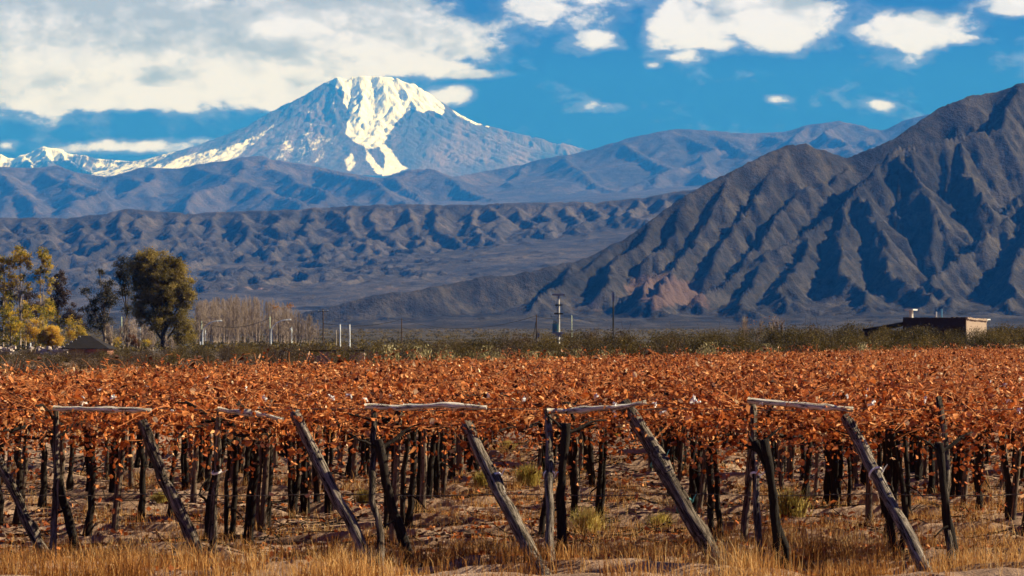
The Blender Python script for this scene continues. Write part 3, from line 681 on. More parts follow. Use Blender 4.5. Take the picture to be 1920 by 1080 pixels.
def tie(post, L, at, r, mat, seed, name='tie'):
    rs = np.random.RandomState(seed); mb = MB(); th = np.linspace(0, 6.6, 16)
    for k in range(2): mb.tube(np.column_stack([r * np.cos(th), r * np.sin(th), at + .012 * k + .02 * np.sin(th * 1.0 + seed)]), .009, 5, 0)
    mb.tube([(r, 0, at), (r + .03, -.03, at + .02), (r + .08, -.05, at + .05)], (.008, .007, .004), 5, 0)
    mb.obj(name, [mat], post)
Y0 = 30.2
PO = [(105, 765, 97, 1072, .05, 'slim grey upright post under the pale pole nearest the left side'), (413, 768, 396, 1048, .052, 'slim upright post left of the second leaning brace, white tie at mid height'),
      (700, 764, 714, 1084, .052, 'crooked grey upright post with a twist near its top'), (1027, 768, 1034, 1086, .062, 'dark straight upright post left of the thickest leaning brace'),
      (1410, 750, 1426, 1078, .055, 'grey upright post with white tie under the bare pole on the right'), (1760, 745, 1786, 1084, .055, 'wavy grey upright post nearest the right side')]
for i, (tx, ty, bx, by_, r, lab) in enumerate(PO):
    Yb = min(GY(by_), 30.6); a = W(bx, by_, Yb); a[2] = float(ground_h(a[0], a[1])) - .12; b = W(tx, ty, Y0 + .15)
    o = log('trellis_post', a, b, r * .92, r * .7, 400 + i, POST, lab, 'post', 'upright posts along the near edge', wob=.02 if i in (2, 5) else .010)
    L = (Vector(b) - Vector(a)).length
    if i in (1, 3, 4): tie(o, L, L * .58, r * 1.08, TIE_W, i)
DO = [(-14, 835, 96, 1066, .07, 'pale grey leaning brace cut by the left edge of the view'), (265, 790, 382, 1052, .085, 'split grey leaning brace, first one right of the left edge brace'),
      (553, 775, 702, 1080, .085, 'rough dark leaning brace with a broken flank, left of the crooked post'), (876, 796, 1024, 1090, .095, 'smooth grey leaning brace with a white tie, left of the dark straight post'),
      (1170, 757, 1358, 1082, .11, 'thickest leaning brace with blue twine and a sawn top'), (1586, 782, 1750, 1092, .09, 'grey knotty leaning brace with white tie, rightmost of the braces')]
for i, (tx, ty, bx, by_, r, lab) in enumerate(DO):
    Yb = min(GY(by_), 30.0); a = W(bx, by_, Yb); a[2] = float(ground_h(a[0], a[1])) - .05; b = W(tx, ty, Y0 + .1); d = (b - a) / np.linalg.norm(b - a); a = a - d * .15
    o = log('brace_post', a, b, r * .9, r * .8, 430 + i, POST, lab, 'brace post', 'leaning brace posts along the near edge', rough=.11, wob=.016, sides=14, knots=3)
    L = np.linalg.norm(b - a)
    if i in (3, 5): tie(o, L, L * .66, r, TIE_W, 10 + i)
    if i == 4: tie(o, L, L * .67, r, TIE_B, 20); tie(o, L, L * .42, r, TIE_B, 21)
CO = [(100, 765, 284, 770, .034, 'pale bleached pole half buried in leaves, leftmost of the top poles'), (408, 767, 532, 787, .03, 'pale bleached pole sloping down to the rough dark brace'), (684, 762, 912, 764, .034, 'long whitish crooked pole lying from the crooked post over leaves'),
      (1026, 771, 1212, 754, .034, 'whitish pole rising onto the top of the thickest brace'), (1402, 750, 1600, 768, .04, 'thick bare pole lying from the right post to the rightmost brace')]
for i, (ax, ay, bx, by_, r, lab) in enumerate(CO):
    a, b = W(ax, ay, Y0 + .02), W(bx, by_, Y0 - .12)
    log('top_pole', a, b, r * .98, r * .75, 460 + i, PALE, lab, 'pole', 'bleached top poles along the near edge', wob=.012 if i != 4 else .004, knots=3, rough=.12)
WL = ['top wire strung along the near edge posts', 'wire strung over the second vine row', 'wire strung over the third vine row', 'slack low wire crossing the near edge at knee height']
for i, (y, z) in enumerate(((Y0 + .1, 1.985), (Y0 + 2.2, 1.99), (Y0 + 4.4, 2.0), (Y0 + .05, .92))):
    mb = MB(); x = np.linspace(-11, 11, 45); mb.tube(np.column_stack([x, np.full(45, y), z - .025 * np.sin(x * 1.42) ** 2]), .0065, 5, 0); o = mb.obj('trellis_wire', [WIRE]); tag(o, 'thin rusty ' + WL[i], 'wire', 'trellis wires')
# scraps of white plastic tied along the wires
def scrap(seed):
    rs = np.random.RandomState(seed); mb = MB(); n = 7; t = np.linspace(0, 1, n)
    P = np.column_stack([.1 * t - .05 + rs.normal(size=n) * .008, rs.normal(size=n) * .015, .03 * np.sin(t * rs.uniform(2, 6)) + rs.normal(size=n) * .01]); w = .022 + .016 * np.sin(t * 5 + seed)
    V = np.concatenate([P + np.column_stack([0 * w, .4 * w, w]), P - np.column_stack([0 * w, .4 * w, w])]); i = np.arange(n - 1)
    mb.add(V, np.stack([i, i + 1, i + n + 1, i + n], -1), 0); mb.tube(P, .012, 5, 0); return mb.mesh('plastic_tie', [TIE_W])
SC = [scrap(i) for i in range(5)]
for i in range(60):
    k = rv.choice((0, 0, 0, 1, 1, 2, 2, 3, 4, 6)); y = Y0 + 2.2 * k + rv.uniform(-.15, .25); x = rv.uniform(-.212, .212) * y
    if k == 0 and rv.random() < .45: x = abs(x)
    o = link('plastic_tie', rv.choice(SC), None, (x, y - .9 * (k > 0), rv.uniform(1.9, 2.14))); o.rotation_euler = (rv.uniform(-.6, .6), rv.uniform(-.8, .8), rv.uniform(0, 6)); o.scale = (rv.uniform(.6, 1.15),) * 3
    tag(o, 'small scrap of white plastic tied to a vine wire among rusty leaves', 'plastic tie', 'white plastic ties on the wires')

# ------------------------------------------------------------------ grass, litter
def blades(mb, P, h, rs, w=.008, spread=.35, rnd=.5, mat=0):
    n = len(P); h = np.broadcast_to(h, (n,))[:, None]; a = rs.uniform(0, 6.283, n); d = np.column_stack([np.cos(a), np.sin(a), 0 * a]); s = np.column_stack([-np.sin(a), np.cos(a), 0 * a])
    a2 = rs.uniform(0, 6.283, n); s = np.column_stack([np.cos(a2), np.sin(a2), 0 * a2]) * w * .5
    l = np.abs(rs.normal(size=(n, 1))) * spread; up = np.array((0, 0, 1.0))
    m_ = P + h * (.55 * up + d * l * .35); t_ = P + h * (up * (1 - .35 * np.clip(l, 0, 1)) + d * l)
    V = np.stack([P - s, P + s, m_ + s * .8, m_ - s * .8, t_], 1); i = np.arange(n)[:, None] * 5; r = np.repeat(np.broadcast_to(rnd, (n,)), 5)
    base = mb.n; mb.add(V.reshape(-1, 3), i + np.array([[0, 1, 2, 3]]), mat, r); mb.F[3].append(i + np.array([[3, 2, 4]]) + base); mb.M[3].append(np.full(n, mat))
def gpts(x, y): return np.column_stack([x, y, ground_h(x, y) - .01])
def build_grass():
    rs = np.random.RandomState(3); mb = MB(); n = 110000
    y = rs.uniform(27.5, 37.5, n); x = rs.uniform(-.23, .23, n) * y
    py = HOR + CAMH * F / y
    edge = 1040 + 60 * fbm(x * .45, y * .9, 3, 4) - 25 * (x > 1.2)
    keep = rs.rand(n) < np.clip((py - edge) / 60, 0.02, 1) * np.clip(.14 + .28 * (x < -1.3) + 1.9 * fbm(x * 1.5, y * 2.2, 2, 14) + .18 * (py > 1062), .02, 1); x, y = x[keep], y[keep]
    col = np.clip(.54 + .55 * fbm(x * .5, y * .7, 2, 31) + rs.normal(size=len(x)) * .16, 0, 1)
    blades(mb, gpts(x, y), rs.uniform(.12, .42, len(x)) * (1 + .6 * vnoise(x, y, 8)), rs, .009, .45, col)
    o = mb.obj('dry_grass', [GRASS]); tag(o, 'golden brown dry grass along the near edge of the vineyard', 'grass', kind='stuff')
    mb = MB(); k = 1150; cy = rs.uniform(30.5, 64, k) ** 1.0; cx = rs.uniform(-.225, .225, k) * cy; w = vnoise(cx * .35, cy * .3, 44) + .15 * (cx > 0) * (cy < 40) - .012 * (cy - 38); s = w > -.05; cx, cy = cx[s], cy[s]
    m = 60; x = (cx[:, None] + rs.normal(size=(len(cx), m)) * .16).ravel(); y = (cy[:, None] + rs.normal(size=(len(cx), m)) * .16).ravel(); c = np.repeat(rs.uniform(.15, .9, len(cx)), m)
    blades(mb, gpts(x, y), rs.uniform(.08, .3, len(x)), rs, .009, .75, np.clip(c + rs.normal(size=len(x)) * .14, 0, 1))
    o = mb.obj('dry_weeds', [GRASS]); tag(o, 'low brown dry weeds scattered over the vineyard floor', 'weeds', kind='stuff')
    mb = MB(); n = 60000; y = 29 + 45 * rs.rand(n) ** 1.2; x = rs.uniform(-.23, .23, n) * y; s = rs.rand(n) < .12 + 1.5 * (vnoise(x * .8, y * 1.4, 66) + .15); x, y = x[s], y[s]
    P = gpts(x, y) + (0, 0, .03); add_leaves(mb, P, rs.uniform(.05, .11, len(P)), rs, 0, np.clip(rs.beta(2, 2.4, len(P)) * .9, 0, 1), .9, .4)
    o = mb.obj('fallen_leaves', [VINE_LEAF]); tag(o, 'fallen rusty vine leaves littering the soil', 'leaves', kind='stuff')
    mb = MB()
    for i in range(2200):
        y = 30 + 34 * rs.rand(); x = rs.uniform(-.23, .23) * y; a = rs.normal() * .5 + (math.pi if rs.rand() < .5 else 0); L = rs.uniform(.3, 1.1); t = np.linspace(0, 1, 5)
        px = x + np.cos(a) * L * t; pyy = y + np.sin(a) * L * t + rs.normal(size=5) * .02; mb.tube(np.column_stack([px, pyy, ground_h(px, pyy) + .02 + np.abs(rs.normal(size=5)) * .03]), np.linspace(.011, .005, 5), 3, 0, .5, cap=False)
    o = mb.obj('cut_canes', [BARK]); tag(o, 'dark pruned canes strewn across the furrows', 'twigs', kind='stuff')
    mb = MB(); m = 2600; y = 30 + 36 * rs.rand(m); x = rs.uniform(-.23, .23, m) * y; z = ground_h(x, y)
    for i in range(m):
        q = rs.uniform(.02, .075) * (1 + (rs.rand() < .06)); V = rs.normal(size=(8, 3)) * .3; base = np.array([(a, b, c) for c in (-.5, .5) for b in (-.5, .5) for a in (-.5, .5)])
        mb.add((base + V * .5) * q * (1.5, 1, .8) + (x[i], y[i], z[i] + q * .2), [(0, 2, 3, 1), (4, 5, 7, 6), (0, 1, 5, 4), (2, 6, 7, 3), (0, 4, 6, 2), (1, 3, 7, 5)], 0, rs.rand())
    m_, t_, b_, o_ = material('clods'); t_.l(t_.ramp(attr(t_), [(0, (0.10, 0.065, 0.048)), (1, (0.28, 0.20, 0.155))]), b_.inputs['Base Color'])
    o = mb.obj('soil_clods', [m_]); tag(o, 'lumps of dry soil and small stones on the vineyard floor', 'clods', kind='stuff')
build_grass()
TF = [(950, 851, .34, 'round golden grass tuft farthest back in the open lane'), (990, 920, .4, 'wide green gold grass tuft beside the dark straight post'), (905, 920, .3, 'olive grass tuft behind the smooth tied brace'), (1102, 1002, .46, 'tall yellow grass tuft standing in the open lane'),
      (1480, 988, .44, 'pale green grass tuft right of the white tied right post'), (683, 950, .26, 'small olive tuft left of the crooked post'), (1010, 800, .3, 'distant tuft under the leaves left of the open lane'), (1240, 1000, .3, 'faded straw tuft behind the thickest brace'), (300, 960, .22, 'little olive tuft behind the split brace'), (1155, 820, .3, 'distant green tuft at the end of the open lane')]
for i, (px, py, r, lab) in enumerate(TF):
    rs = np.random.RandomState(500 + i); Y = GY(py); x = (px - 960) / F * Y; mb = MB(); n = 750; a = rs.uniform(0, 6.28, n); q = np.abs(rs.normal(size=n)) * r * .28
    P = np.column_stack([q * np.cos(a), q * np.sin(a), 0 * q - .03]); blades(mb, P, rs.uniform(.55, 1.25, n) * r, rs, .012, .42, np.clip(rs.beta(2, 2, n) + (.15 if i in (0, 3) else -.1), 0, 1))
    o = mb.obj('grass_tuft', [TUFT], None, loc=(x, Y, float(ground_h(x, Y)))); tag(o, lab, 'grass tuft', 'grass tufts between the vines')
# ------------------------------------------------------------------ scrub belt beyond the vineyard
SCRUB = leaf_mat('dark_scrub_leaf', [(0.0, (0.012, 0.010, 0.003)), (0.35, (0.045, 0.034, 0.007)), (0.7, (0.13, 0.088, 0.020)), (1, (0.26, 0.17, 0.045))], 0.3, 0.3)
BROWN = leaf_mat('brown_scrub_leaf', [(0.0, (0.018, 0.011, 0.006)), (0.4, (0.06, 0.036, 0.016)), (0.75, (0.14, 0.085, 0.038)), (1, (0.20, 0.13, 0.065))], 0.15, 0.2)
PALEB = leaf_mat('pale_shrub_leaf', [(0.0, (0.10, 0.085, 0.030)), (0.4, (0.27, 0.225, 0.095)), (0.75, (0.43, 0.36, 0.18)), (1, (0.47, 0.42, 0.25))], 0.2, 0.15)
GREYB = leaf_mat('grey_shrub_twig', [(0.0, (0.08, 0.06, 0.05)), (0.5, (0.19, 0.15, 0.125)), (1, (0.31, 0.26, 0.22))], 0.1, 0.15)
TWIG = wood_mat('scrub_twig', [(0.3, (0.03, 0.02, 0.014)), (0.7, (0.13, 0.09, 0.06))], (6, 6, 6), .004)
def bush_mesh(seed, w, h, n, leaf, mat, twigs=40, lumps=16, clump=.22):
    rs = np.random.RandomState(seed); mb = MB()
    u = rs.normal(size=(lumps, 3)); u[:, 2] = np.abs(u[:, 2]) * 1.3 + .1; u /= np.linalg.norm(u, axis=1)[:, None]
    cc = u * (w * .5, w * .5, h * .82) * rs.uniform(.45, .95, (lumps, 1)); cc[:, 2] += .12 * h
    k = rs.randint(0, lumps, n); P = cc[k] + rs.normal(size=(n, 3)) * clump * .72 * np.array((w * .55, w * .55, h * .6)); g = np.array((w * .5 / np.percentile(np.hypot(P[:, 0], P[:, 1]), 94),) * 2 + (h / np.percentile(P[:, 2], 97),)); P = P * g; cc = cc * g; P[:, 2] = np.clip(P[:, 2], .03, h * 1.12)
    v = rs.uniform(.15, .85, lumps)[k]
    add_leaves(mb, P, rs.uniform(.6, 1.3, n) * leaf, rs, 0, np.clip(v * .75 + .08 + rs.normal(size=n) * .13, 0, 1), .5, .2)
    for i in range(twigs):
        e = cc[rs.randint(lumps)] * rs.uniform(.9, 1.25) + rs.normal(size=3) * .1 * w; m_ = e * .5 + rs.normal(size=3) * .08
        mb.tube([(rs.normal() * .12, rs.normal() * .12, -.05), m_, e], (.022, .014, .007), 3, 1, .5, cap=False)
    return mb.mesh('foliage', [mat, TWIG])
B_DARK = [bush_mesh(600 + i, 3.4, 2.5, 2600, .12, SCRUB) for i in range(5)]; B_BROWN = [bush_mesh(620 + i, 3.0, 2.0, 2000, .10, BROWN, 90) for i in range(5)]
B_PALE = [bush_mesh(640 + i, 2.2, 1.6, 3400, .10, PALEB, 14, 34, .2) for i in range(4)]; B_GREY = [bush_mesh(660 + i, 2.4, 1.3, 900, .07, GREYB, 170) for i in range(3)]
rb = random.Random(12)
def bush(x, y, mesh, s, label, group, cat='shrub', name='desert_shrub', sz=None):
    o = link(name, mesh, None, (x, y, float(ground_h(x, y)) - .05), rb.uniform(0, 6.28)); o.scale = (s, s, sz or s); tag(o, label, cat, group); return o
def edge_y(x): return max(42, 48 + (x + 10) * 2.23)
def belt():
    LD = 'dark olive desert shrub merging into the long scrub belt behind the vines'; LB = 'twiggy brown desert shrub merging into the long scrub belt behind the vines'
    for ring, (Ya, n) in enumerate(((172, 36), (200, 40), (232, 42), (270, 46), (320, 50))):
        for i in range(n):
            y = Ya + rb.uniform(-12, 12); u = -.235 + .47 * (i + rb.uniform(.1, .9)) / n; x = u * y; px = 960 + u * F
            if y < edge_y(x) + 22: y = edge_y(x) + 22 + rb.uniform(0, 10); x = u * y
            top = np.interp(px, [0, 300, 420, 620, 700, 900, 1050, 1200, 1400, 1600, 1700, 1850, 1920], [657, 653, 643, 645, 647, 633, 625, 623, 618, 609, 614, 617, 605])
            zt = CAMH + (HOR - top) / F * y - float(ground_h(x, y)); zt *= rb.uniform(.75, 1.06) * (.85 if ring < 2 else 1)
            if zt < .7: zt = rb.uniform(.6, 1.0)
            dark = rb.random() < np.interp(px, [0, 500, 900, 1200, 1920], [.45, .2, .5, .85, .95])
            m = rb.choice(B_DARK if dark else B_BROWN); s = min(zt / (2.5 if dark else 2.0), 2.2)
            bush(x, y, m, max(s * .95, .8) * rb.uniform(.95, 1.15), LD if dark else LB, 'shrubs of the scrub belt', sz=s)
belt()
for px in range(1650, 1880, 16):
    y = 238 + rb.uniform(-10, 10); top = 617 + rb.uniform(-4, 6); x = (px + rb.uniform(-5, 5) - 960) / F * y; h = CAMH + (HOR - top) / F * y - float(ground_h(x, y)); bush(x, y, rb.choice(B_DARK), rb.uniform(.8, 1.0), 'dark olive desert shrub merging into the long scrub belt behind the vines', 'shrubs of the scrub belt', sz=h / 2.6)
PB = [(722, 676, 205, 1.15, 'rounded pale green shrub right of the crumbled wall'), (803, 676, 190, 1.35, 'largest cream coloured shrub behind the middle of the vineyard'), (842, 676, 188, .8, 'low cream shrub touching the largest cream shrub'), (912, 672, 190, .95, 'pale shrub midway between the cream shrub and the transformer pole'),
      (945, 676, 185, .7, 'low whitish shrub left of the transformer pole'), (1000, 676, 180, .8, 'greyish pale shrub right under the short braced pole'), (1030, 676, 178, .7, 'cream shrub just under the transformer pole'), (1085, 672, 178, .75, 'pale shrub between the transformer pole and the tall dark pole'), (1128, 674, 176, .8, 'pale dusty shrub below the tall dark pole'), (1160, 676, 170, .6, 'low pale shrub right below the tall dark pole'),
      (1330, 660, 185, .75, 'yellowish shrub below the twin sparse trees on the right'), (1440, 664, 182, .6, 'faint pale shrub right of the twin sparse trees'), (1625, 662, 172, .8, 'pale yellow shrub left of the dark flat roofed building'), (1690, 664, 168, .7, 'pale yellow shrub below the slab topped chimney'), (1705, 662, 172, .6, 'straw coloured shrub beside the one below the chimney'), (1800, 660, 170, .65, 'pale shrub below the lit wall of the flat roofed building'), (1850, 660, 175, .75, 'pale shrub right of the lit building wall'), (1905, 658, 178, .7, 'pale shrub nearest the right side of the view')]
for i, (px, py, y, s, lab) in enumerate(PB):
    q = (px - 960) / F; y = (48 + 22.3) / (1 - 2.23 * q) + 16 + (i % 3) * 3; x = q * y; s *= 1.5 * y / 175; zt = CAMH + (HOR - (py - 15 * s / 1.5 * 175 / y)) / F * y
    bush(x, y, B_PALE[i % 4], s, lab, 'pale shrubs in front of the scrub belt', sz=max(s * .8, zt / 1.65))
GB = [(470, 672, 150, .9, 'grey leafless shrub in front of the bare poplars'), (560, 676, 140, .9, 'grey twiggy shrub left of the crumbled wall'), (40, 672, 150, 1.2, 'greyish low shrub at the left in front of the yellow trees'), (95, 668, 165, 1.1, 'grey brown shrub left of the hipped roof'), (340, 674, 150, 1.0, 'greyish shrub in front of the big eucalyptus'), (1365, 640, 210, 1.1, 'grey bare shrub under the twin sparse trees')]
for i, (px, py, y, s, lab) in enumerate(GB): bush((px - 960) / F * y, y, B_GREY[i % 3], s, lab, 'grey shrubs in front of the scrub belt')
for i, (px, y, s, lab) in enumerate([(12, 95, .55, 'small green shrub in the dry field at the far left'), (75, 110, .5, 'dark little shrub in the dry field under the hipped roof'), (172, 105, .45, 'little olive shrub alone in the orange dry field')]): bush((px - 960) / F * y, y, B_DARK[i], s, lab, 'small shrubs in the dry field')
def field_grass():
    rs = np.random.RandomState(71); mb = MB(); n = 90000; y = rs.uniform(48, 210, n); x = rs.uniform(-.235, .16, n) * y
    e = np.maximum(42, 48 + (x + 10) * 2.23); s = (y > e + 1.5) & (rs.rand(n) < .4 + 1.1 * fbm(x * .12, y * .07, 2, 5)); x, y = x[s], y[s]
    c = np.clip(.42 + .5 * fbm(x * .1, y * .06, 3, 9) + rs.normal(size=len(x)) * .15, 0, 1)
    blades(mb, gpts(x, y), rs.uniform(.25, .75, len(x)), rs, .045, .4, c); o = mb.obj('field_grass', [GRASS]); tag(o, 'orange brown dry grass field between the vineyard and the scrub', 'grass', kind='stuff')
field_grass()
def far_scrub():
    rs = np.random.RandomState(72); mb = MB(); n = 9000; y = 380 * np.exp(rs.rand(n) * 2.05); x = rs.uniform(-.24, .24, n) * y; s = vnoise(x / 60, y / 90, 3) > -.25; x, y = x[s], y[s]; z = ground_h(x, y)
    k = 16; w = rs.uniform(.4, 1.0, len(x)) * (1 + y / 1800); P = np.repeat(np.column_stack([x, y, z]), k, 0) + rs.normal(size=(len(x) * k, 3)) * np.repeat(w, k)[:, None] * (.5, .5, .2); P[:, 2] += np.repeat(w, k) * .35
    add_leaves(mb, P, np.repeat(w, k) * .42, rs, 0, np.clip(np.repeat(rs.uniform(.1, .9, len(x)), k) + rs.normal(size=len(P)) * .12, 0, 1), .7, .3)
    o = mb.obj('distant_scrub', [SCRUB]); tag(o, 'scattered low desert scrub on the plain below the mountains', 'scrub', kind='stuff')
far_scrub()

# ------------------------------------------------------------------ trees
EUC = leaf_mat('eucalyptus_leaf', [(0.0, (0.012, 0.010, 0.004)), (0.3, (0.13, 0.098, 0.025)), (0.65, (0.31, 0.225, 0.054)), (1, (0.46, 0.34, 0.095))], 0.42, 0.05)
EUC2 = leaf_mat('dark_tree_leaf', [(0.0, (0.010, 0.010, 0.006)), (0.4, (0.030, 0.027, 0.012)), (0.75, (0.075, 0.060, 0.026)), (1, (0.13, 0.10, 0.05))], 0.2, 0.05)
RED = leaf_mat('purple_brown_leaf', [(0.0, (0.014, 0.008, 0.006)), (0.4, (0.045, 0.024, 0.016)), (0.75, (0.085, 0.045, 0.026)), (1, (0.14, 0.08, 0.04))], 0.2, 0.05)
YEL = leaf_mat('yellow_poplar_leaf', [(0.0, (0.035, 0.04, 0.008)), (0.25, (0.20, 0.18, 0.026)), (0.5, (0.52, 0.37, 0.04)), (0.8, (0.72, 0.46, 0.05)), (1, (0.76, 0.50, 0.07))], 0.5, 0.05)
GOLD = leaf_mat('golden_leaf', [(0.0, (0.36, 0.20, 0.03)), (0.3, (0.62, 0.38, 0.05)), (0.7, (0.76, 0.51, 0.09)), (1, (0.8, 0.56, 0.13))], 0.5, 0.05)
ORG = leaf_mat('orange_leaf', [(0.0, (0.20, 0.07, 0.012)), (0.5, (0.42, 0.17, 0.025)), (1, (0.58, 0.27, 0.05))], 0.3, 0.05)
TBARK = wood_mat('dark_tree_bark', [(0.3, (0.025, 0.019, 0.014)), (0.7, (0.10, 0.078, 0.06))], (3, 3, 1), .05)
PBARK = wood_mat('pale_tree_bark', [(0.3, (0.16, 0.115, 0.08)), (0.7, (0.40, 0.31, 0.23))], (3, 3, 1), .03)
BBARK = wood_mat('bare_poplar_bark', [(0.3, (0.17, 0.125, 0.095)), (0.7, (0.42, 0.32, 0.25))], (3, 3, 1), .03)
def tree(name, label, cat, Y, bx, blobs, leafm, barkm, tr, clump, nleaf, leaf, seed, fork=.35, group=None, sub=2, spread=(.5, 1.0)):
    """blobs: (column, row, half width, half height, number of leaf clumps) in photo pixels, given depth at distance Y"""
    rs = np.random.RandomState(seed); u = Y / F; x0 = (bx - 960) * u; z0 = float(ground_h(x0, Y)); o = empty(name, (x0, Y, z0 - .1)); tag(o, label, cat, group)
    tm, cm = MB(), MB()
    for bi, (px, py, rx, ry, n) in enumerate(blobs):
        c = np.array(((px - bx) * u, rs.uniform(-.35, .35) * rx * u * (bi > 0), CAMH + (HOR - py) * u - z0)); r = np.array((rx, rx * .9, ry)) * u
        f0 = np.array((0, 0, c[2] * fork * rs.uniform(.7, 1.1))); mid = (f0 * .45 + c * .55) + rs.normal(size=3) * (.3, .3, .1) * min(1, tr * 4); base_r = tr * (1 if bi == 0 else .62)
        if bi == 0: tm.tube([(0, 0, 0), (0.02, 0, f0[2] * .5), f0, mid, c], np.array((1.25, 1.0, .85, .55, .2)) * tr, 8, 0, .5, rough=.08, rs=rs)
        else: tm.tube([f0 * .9, (f0 + mid) / 2 + rs.normal(size=3) * .15, mid, c], np.array((.9, .75, .55, .22)) * base_r, 6, 0, .5, rough=.08, rs=rs)
        for i in range(n):
            d = rs.normal(size=3); d /= np.linalg.norm(d); q = c + d * r * rs.uniform(*spread)
            if i % sub == 0: tm.tube([mid * .4 + c * .6, (c + q) / 2 + rs.normal(size=3) * .2, q], np.array((.3, .18, .06)) * base_r, 4, 0, .5, cap=False)
            k = max(3, int(nleaf * rs.uniform(.6, 1.4))); s = clump * rs.uniform(.6, 1.3)
            P = q + rs.normal(size=(k, 3)) * (s * .55, s * .55, s * .42); v = rs.uniform(.1, .9)
            add_leaves(cm, P, rs.uniform(.7, 1.3, k) * leaf, rs, 0, np.clip(v + rs.normal(size=k) * .13, 0, 1), .55, .2)
    tm.obj('trunk', [barkm], o, smooth=True); cm.obj('crown', [leafm], o); return o
tree('eucalyptus_tree', 'largest tree, a broad dark olive eucalyptus left of the bare poplars', 'tree', 450, 306, [(290, 500, 40, 34, 80), (285, 535, 38, 34, 60), (300, 520, 44, 40, 60), (262, 496, 24, 22, 26), (322, 500, 22, 26, 30), (335, 530, 26, 30, 40), (280, 545, 34, 36, 50), (312, 560, 34, 34, 50), (345, 555, 20, 22, 24), (300, 600, 36, 26, 44), (335, 602, 30, 26, 34), (262, 580, 16, 24, 16), (345, 628, 22, 16, 16), (250, 505, 12, 20, 12)], EUC, TBARK, .42, .85, 200, .28, 801, .3)
tree('eucalyptus_tree', 'slender dark eucalyptus with two leaf masses leaning beside the largest tree', 'tree', 462, 238, [(230, 500, 16, 20, 22), (234, 542, 13, 14, 16), (238, 578, 8, 10, 6), (224, 520, 10, 12, 8), (243, 520, 8, 16, 8)], EUC2, TBARK, .2, .75, 90, .26, 802, .5)
tree('eucalyptus_tree', 'ragged mid sized eucalyptus left of the slender dark one', 'tree', 455, 196, [(198, 535, 20, 22, 26), (190, 565, 20, 22, 24), (210, 560, 12, 20, 12), (178, 600, 24, 24, 30), (160, 546, 9, 5, 6), (200, 602, 14, 18, 12), (172, 575, 14, 14, 12), (188, 512, 6, 8, 4)], EUC2, PBARK, .24, .75, 85, .26, 803, .35)
tree('bushy_tree', 'purple brown leafed tree between the tall poplars and the ragged eucalyptus', 'tree', 470, 110, [(108, 530, 14, 26, 22), (112, 560, 14, 20, 18), (96, 575, 16, 20, 18), (122, 550, 6, 10, 5)], RED, TBARK, .25, .8, 95, .28, 804, .3)
tree('bushy_tree', 'low purple brown tree right behind the hipped roof', 'tree', 475, 138, [(140, 585, 16, 16, 20), (128, 600, 16, 16, 18), (152, 606, 12, 12, 10)], RED, TBARK, .2, .7, 85, .26, 805, .3)
tree('bushy_tree', 'dark brown tree mostly hidden behind the leftmost tall poplar', 'tree', 478, 22, [(20, 545, 22, 22, 28), (60, 565, 16, 22, 18), (5, 570, 16, 20, 14), (75, 580, 14, 20, 14)], RED, TBARK, .25, .85, 95, .28, 806, .3)
def poplar(bx, top, lab, seed, blobs, Y=430, tr=.15, gr='tall yellowing poplars', mat=YEL, nl=52, leaf=.3, bark=PBARK):
    return tree('poplar_tree', lab, 'tree', Y, bx, blobs, mat, bark, tr, .55, nl, leaf, seed, .55, gr, 1)
poplar(38, 455, 'tallest poplar at the left, thin pale trunk with yellow green top', 811, [(38, 478, 14, 22, 24), (22, 490, 14, 18, 14), (54, 490, 10, 20, 14), (30, 520, 18, 18, 12), (50, 530, 12, 20, 8), (40, 570, 12, 30, 6)])
poplar(76, 462, 'second tall pale trunked poplar, right of the tallest poplar', 812, [(82, 478, 11, 18, 20), (88, 500, 11, 16, 10), (74, 515, 10, 20, 10), (92, 530, 10, 20, 7), (82, 560, 16, 30, 10), (90, 590, 14, 24, 8)])
poplar(6, 480, 'sparse poplar cut by the left border of the view', 813, [(6, 495, 12, 18, 14), (0, 530, 14, 24, 12), (10, 560, 12, 24, 10)])
poplar(20, 560, 'olive yellow young poplar below the tallest poplar', 814, [(16, 590, 16, 34, 26), (30, 610, 14, 28, 18), (6, 620, 14, 24, 14)], 415, .12, 'young yellow poplars', nl=45)
poplar(60, 575, 'bright yellow young poplar left of the golden dome shrub', 815, [(66, 612, 16, 20, 24), (56, 622, 14, 22, 18), (72, 628, 14, 16, 14)], 408, .12, 'young yellow poplars', GOLD, 60, .24)
poplar(83, 590, 'narrow green poplar standing before the golden dome shrub', 816, [(80, 605, 6, 26, 14), (84, 630, 8, 18, 14)], 400, .1, 'young yellow poplars', nl=45, leaf=.24)
poplar(130, 590, 'narrow green poplar just left above the hipped roof', 817, [(128, 610, 6, 24, 12), (140, 615, 6, 24, 12), (133, 632, 10, 12, 8)], 410, .1, 'young yellow poplars', nl=40, leaf=.24)
poplar(152, 600, 'narrow yellow poplar right above the hipped roof', 818, [(152, 615, 6, 20, 14), (146, 628, 8, 12, 10), (158, 628, 7, 10, 8)], 405, .1, 'young yellow poplars', nl=45, leaf=.22)
poplar(48, 560, 'loose olive gold tree filling the gap under the tallest poplar', 831, [(40, 600, 20, 26, 30), (52, 585, 16, 24, 18), (30, 630, 18, 16, 18)], 440, .14, 'young yellow poplars', nl=60, leaf=.26)
poplar(100, 575, 'loose yellow tree behind the golden dome shrub', 832, [(98, 590, 14, 24, 22), (88, 575, 10, 22, 12), (112, 605, 10, 16, 12)], 445, .13, 'young yellow poplars', nl=50, leaf=.26)
tree('golden_shrub', 'golden dome shaped shrub at the foot of the tall poplars', 'shrub', 388, 98, [(96, 625, 17, 18, 46), (104, 636, 12, 14, 26), (84, 634, 14, 14, 22), (98, 640, 18, 10, 20)], GOLD, TBARK, .12, .45, 170, .19, 821, .2)
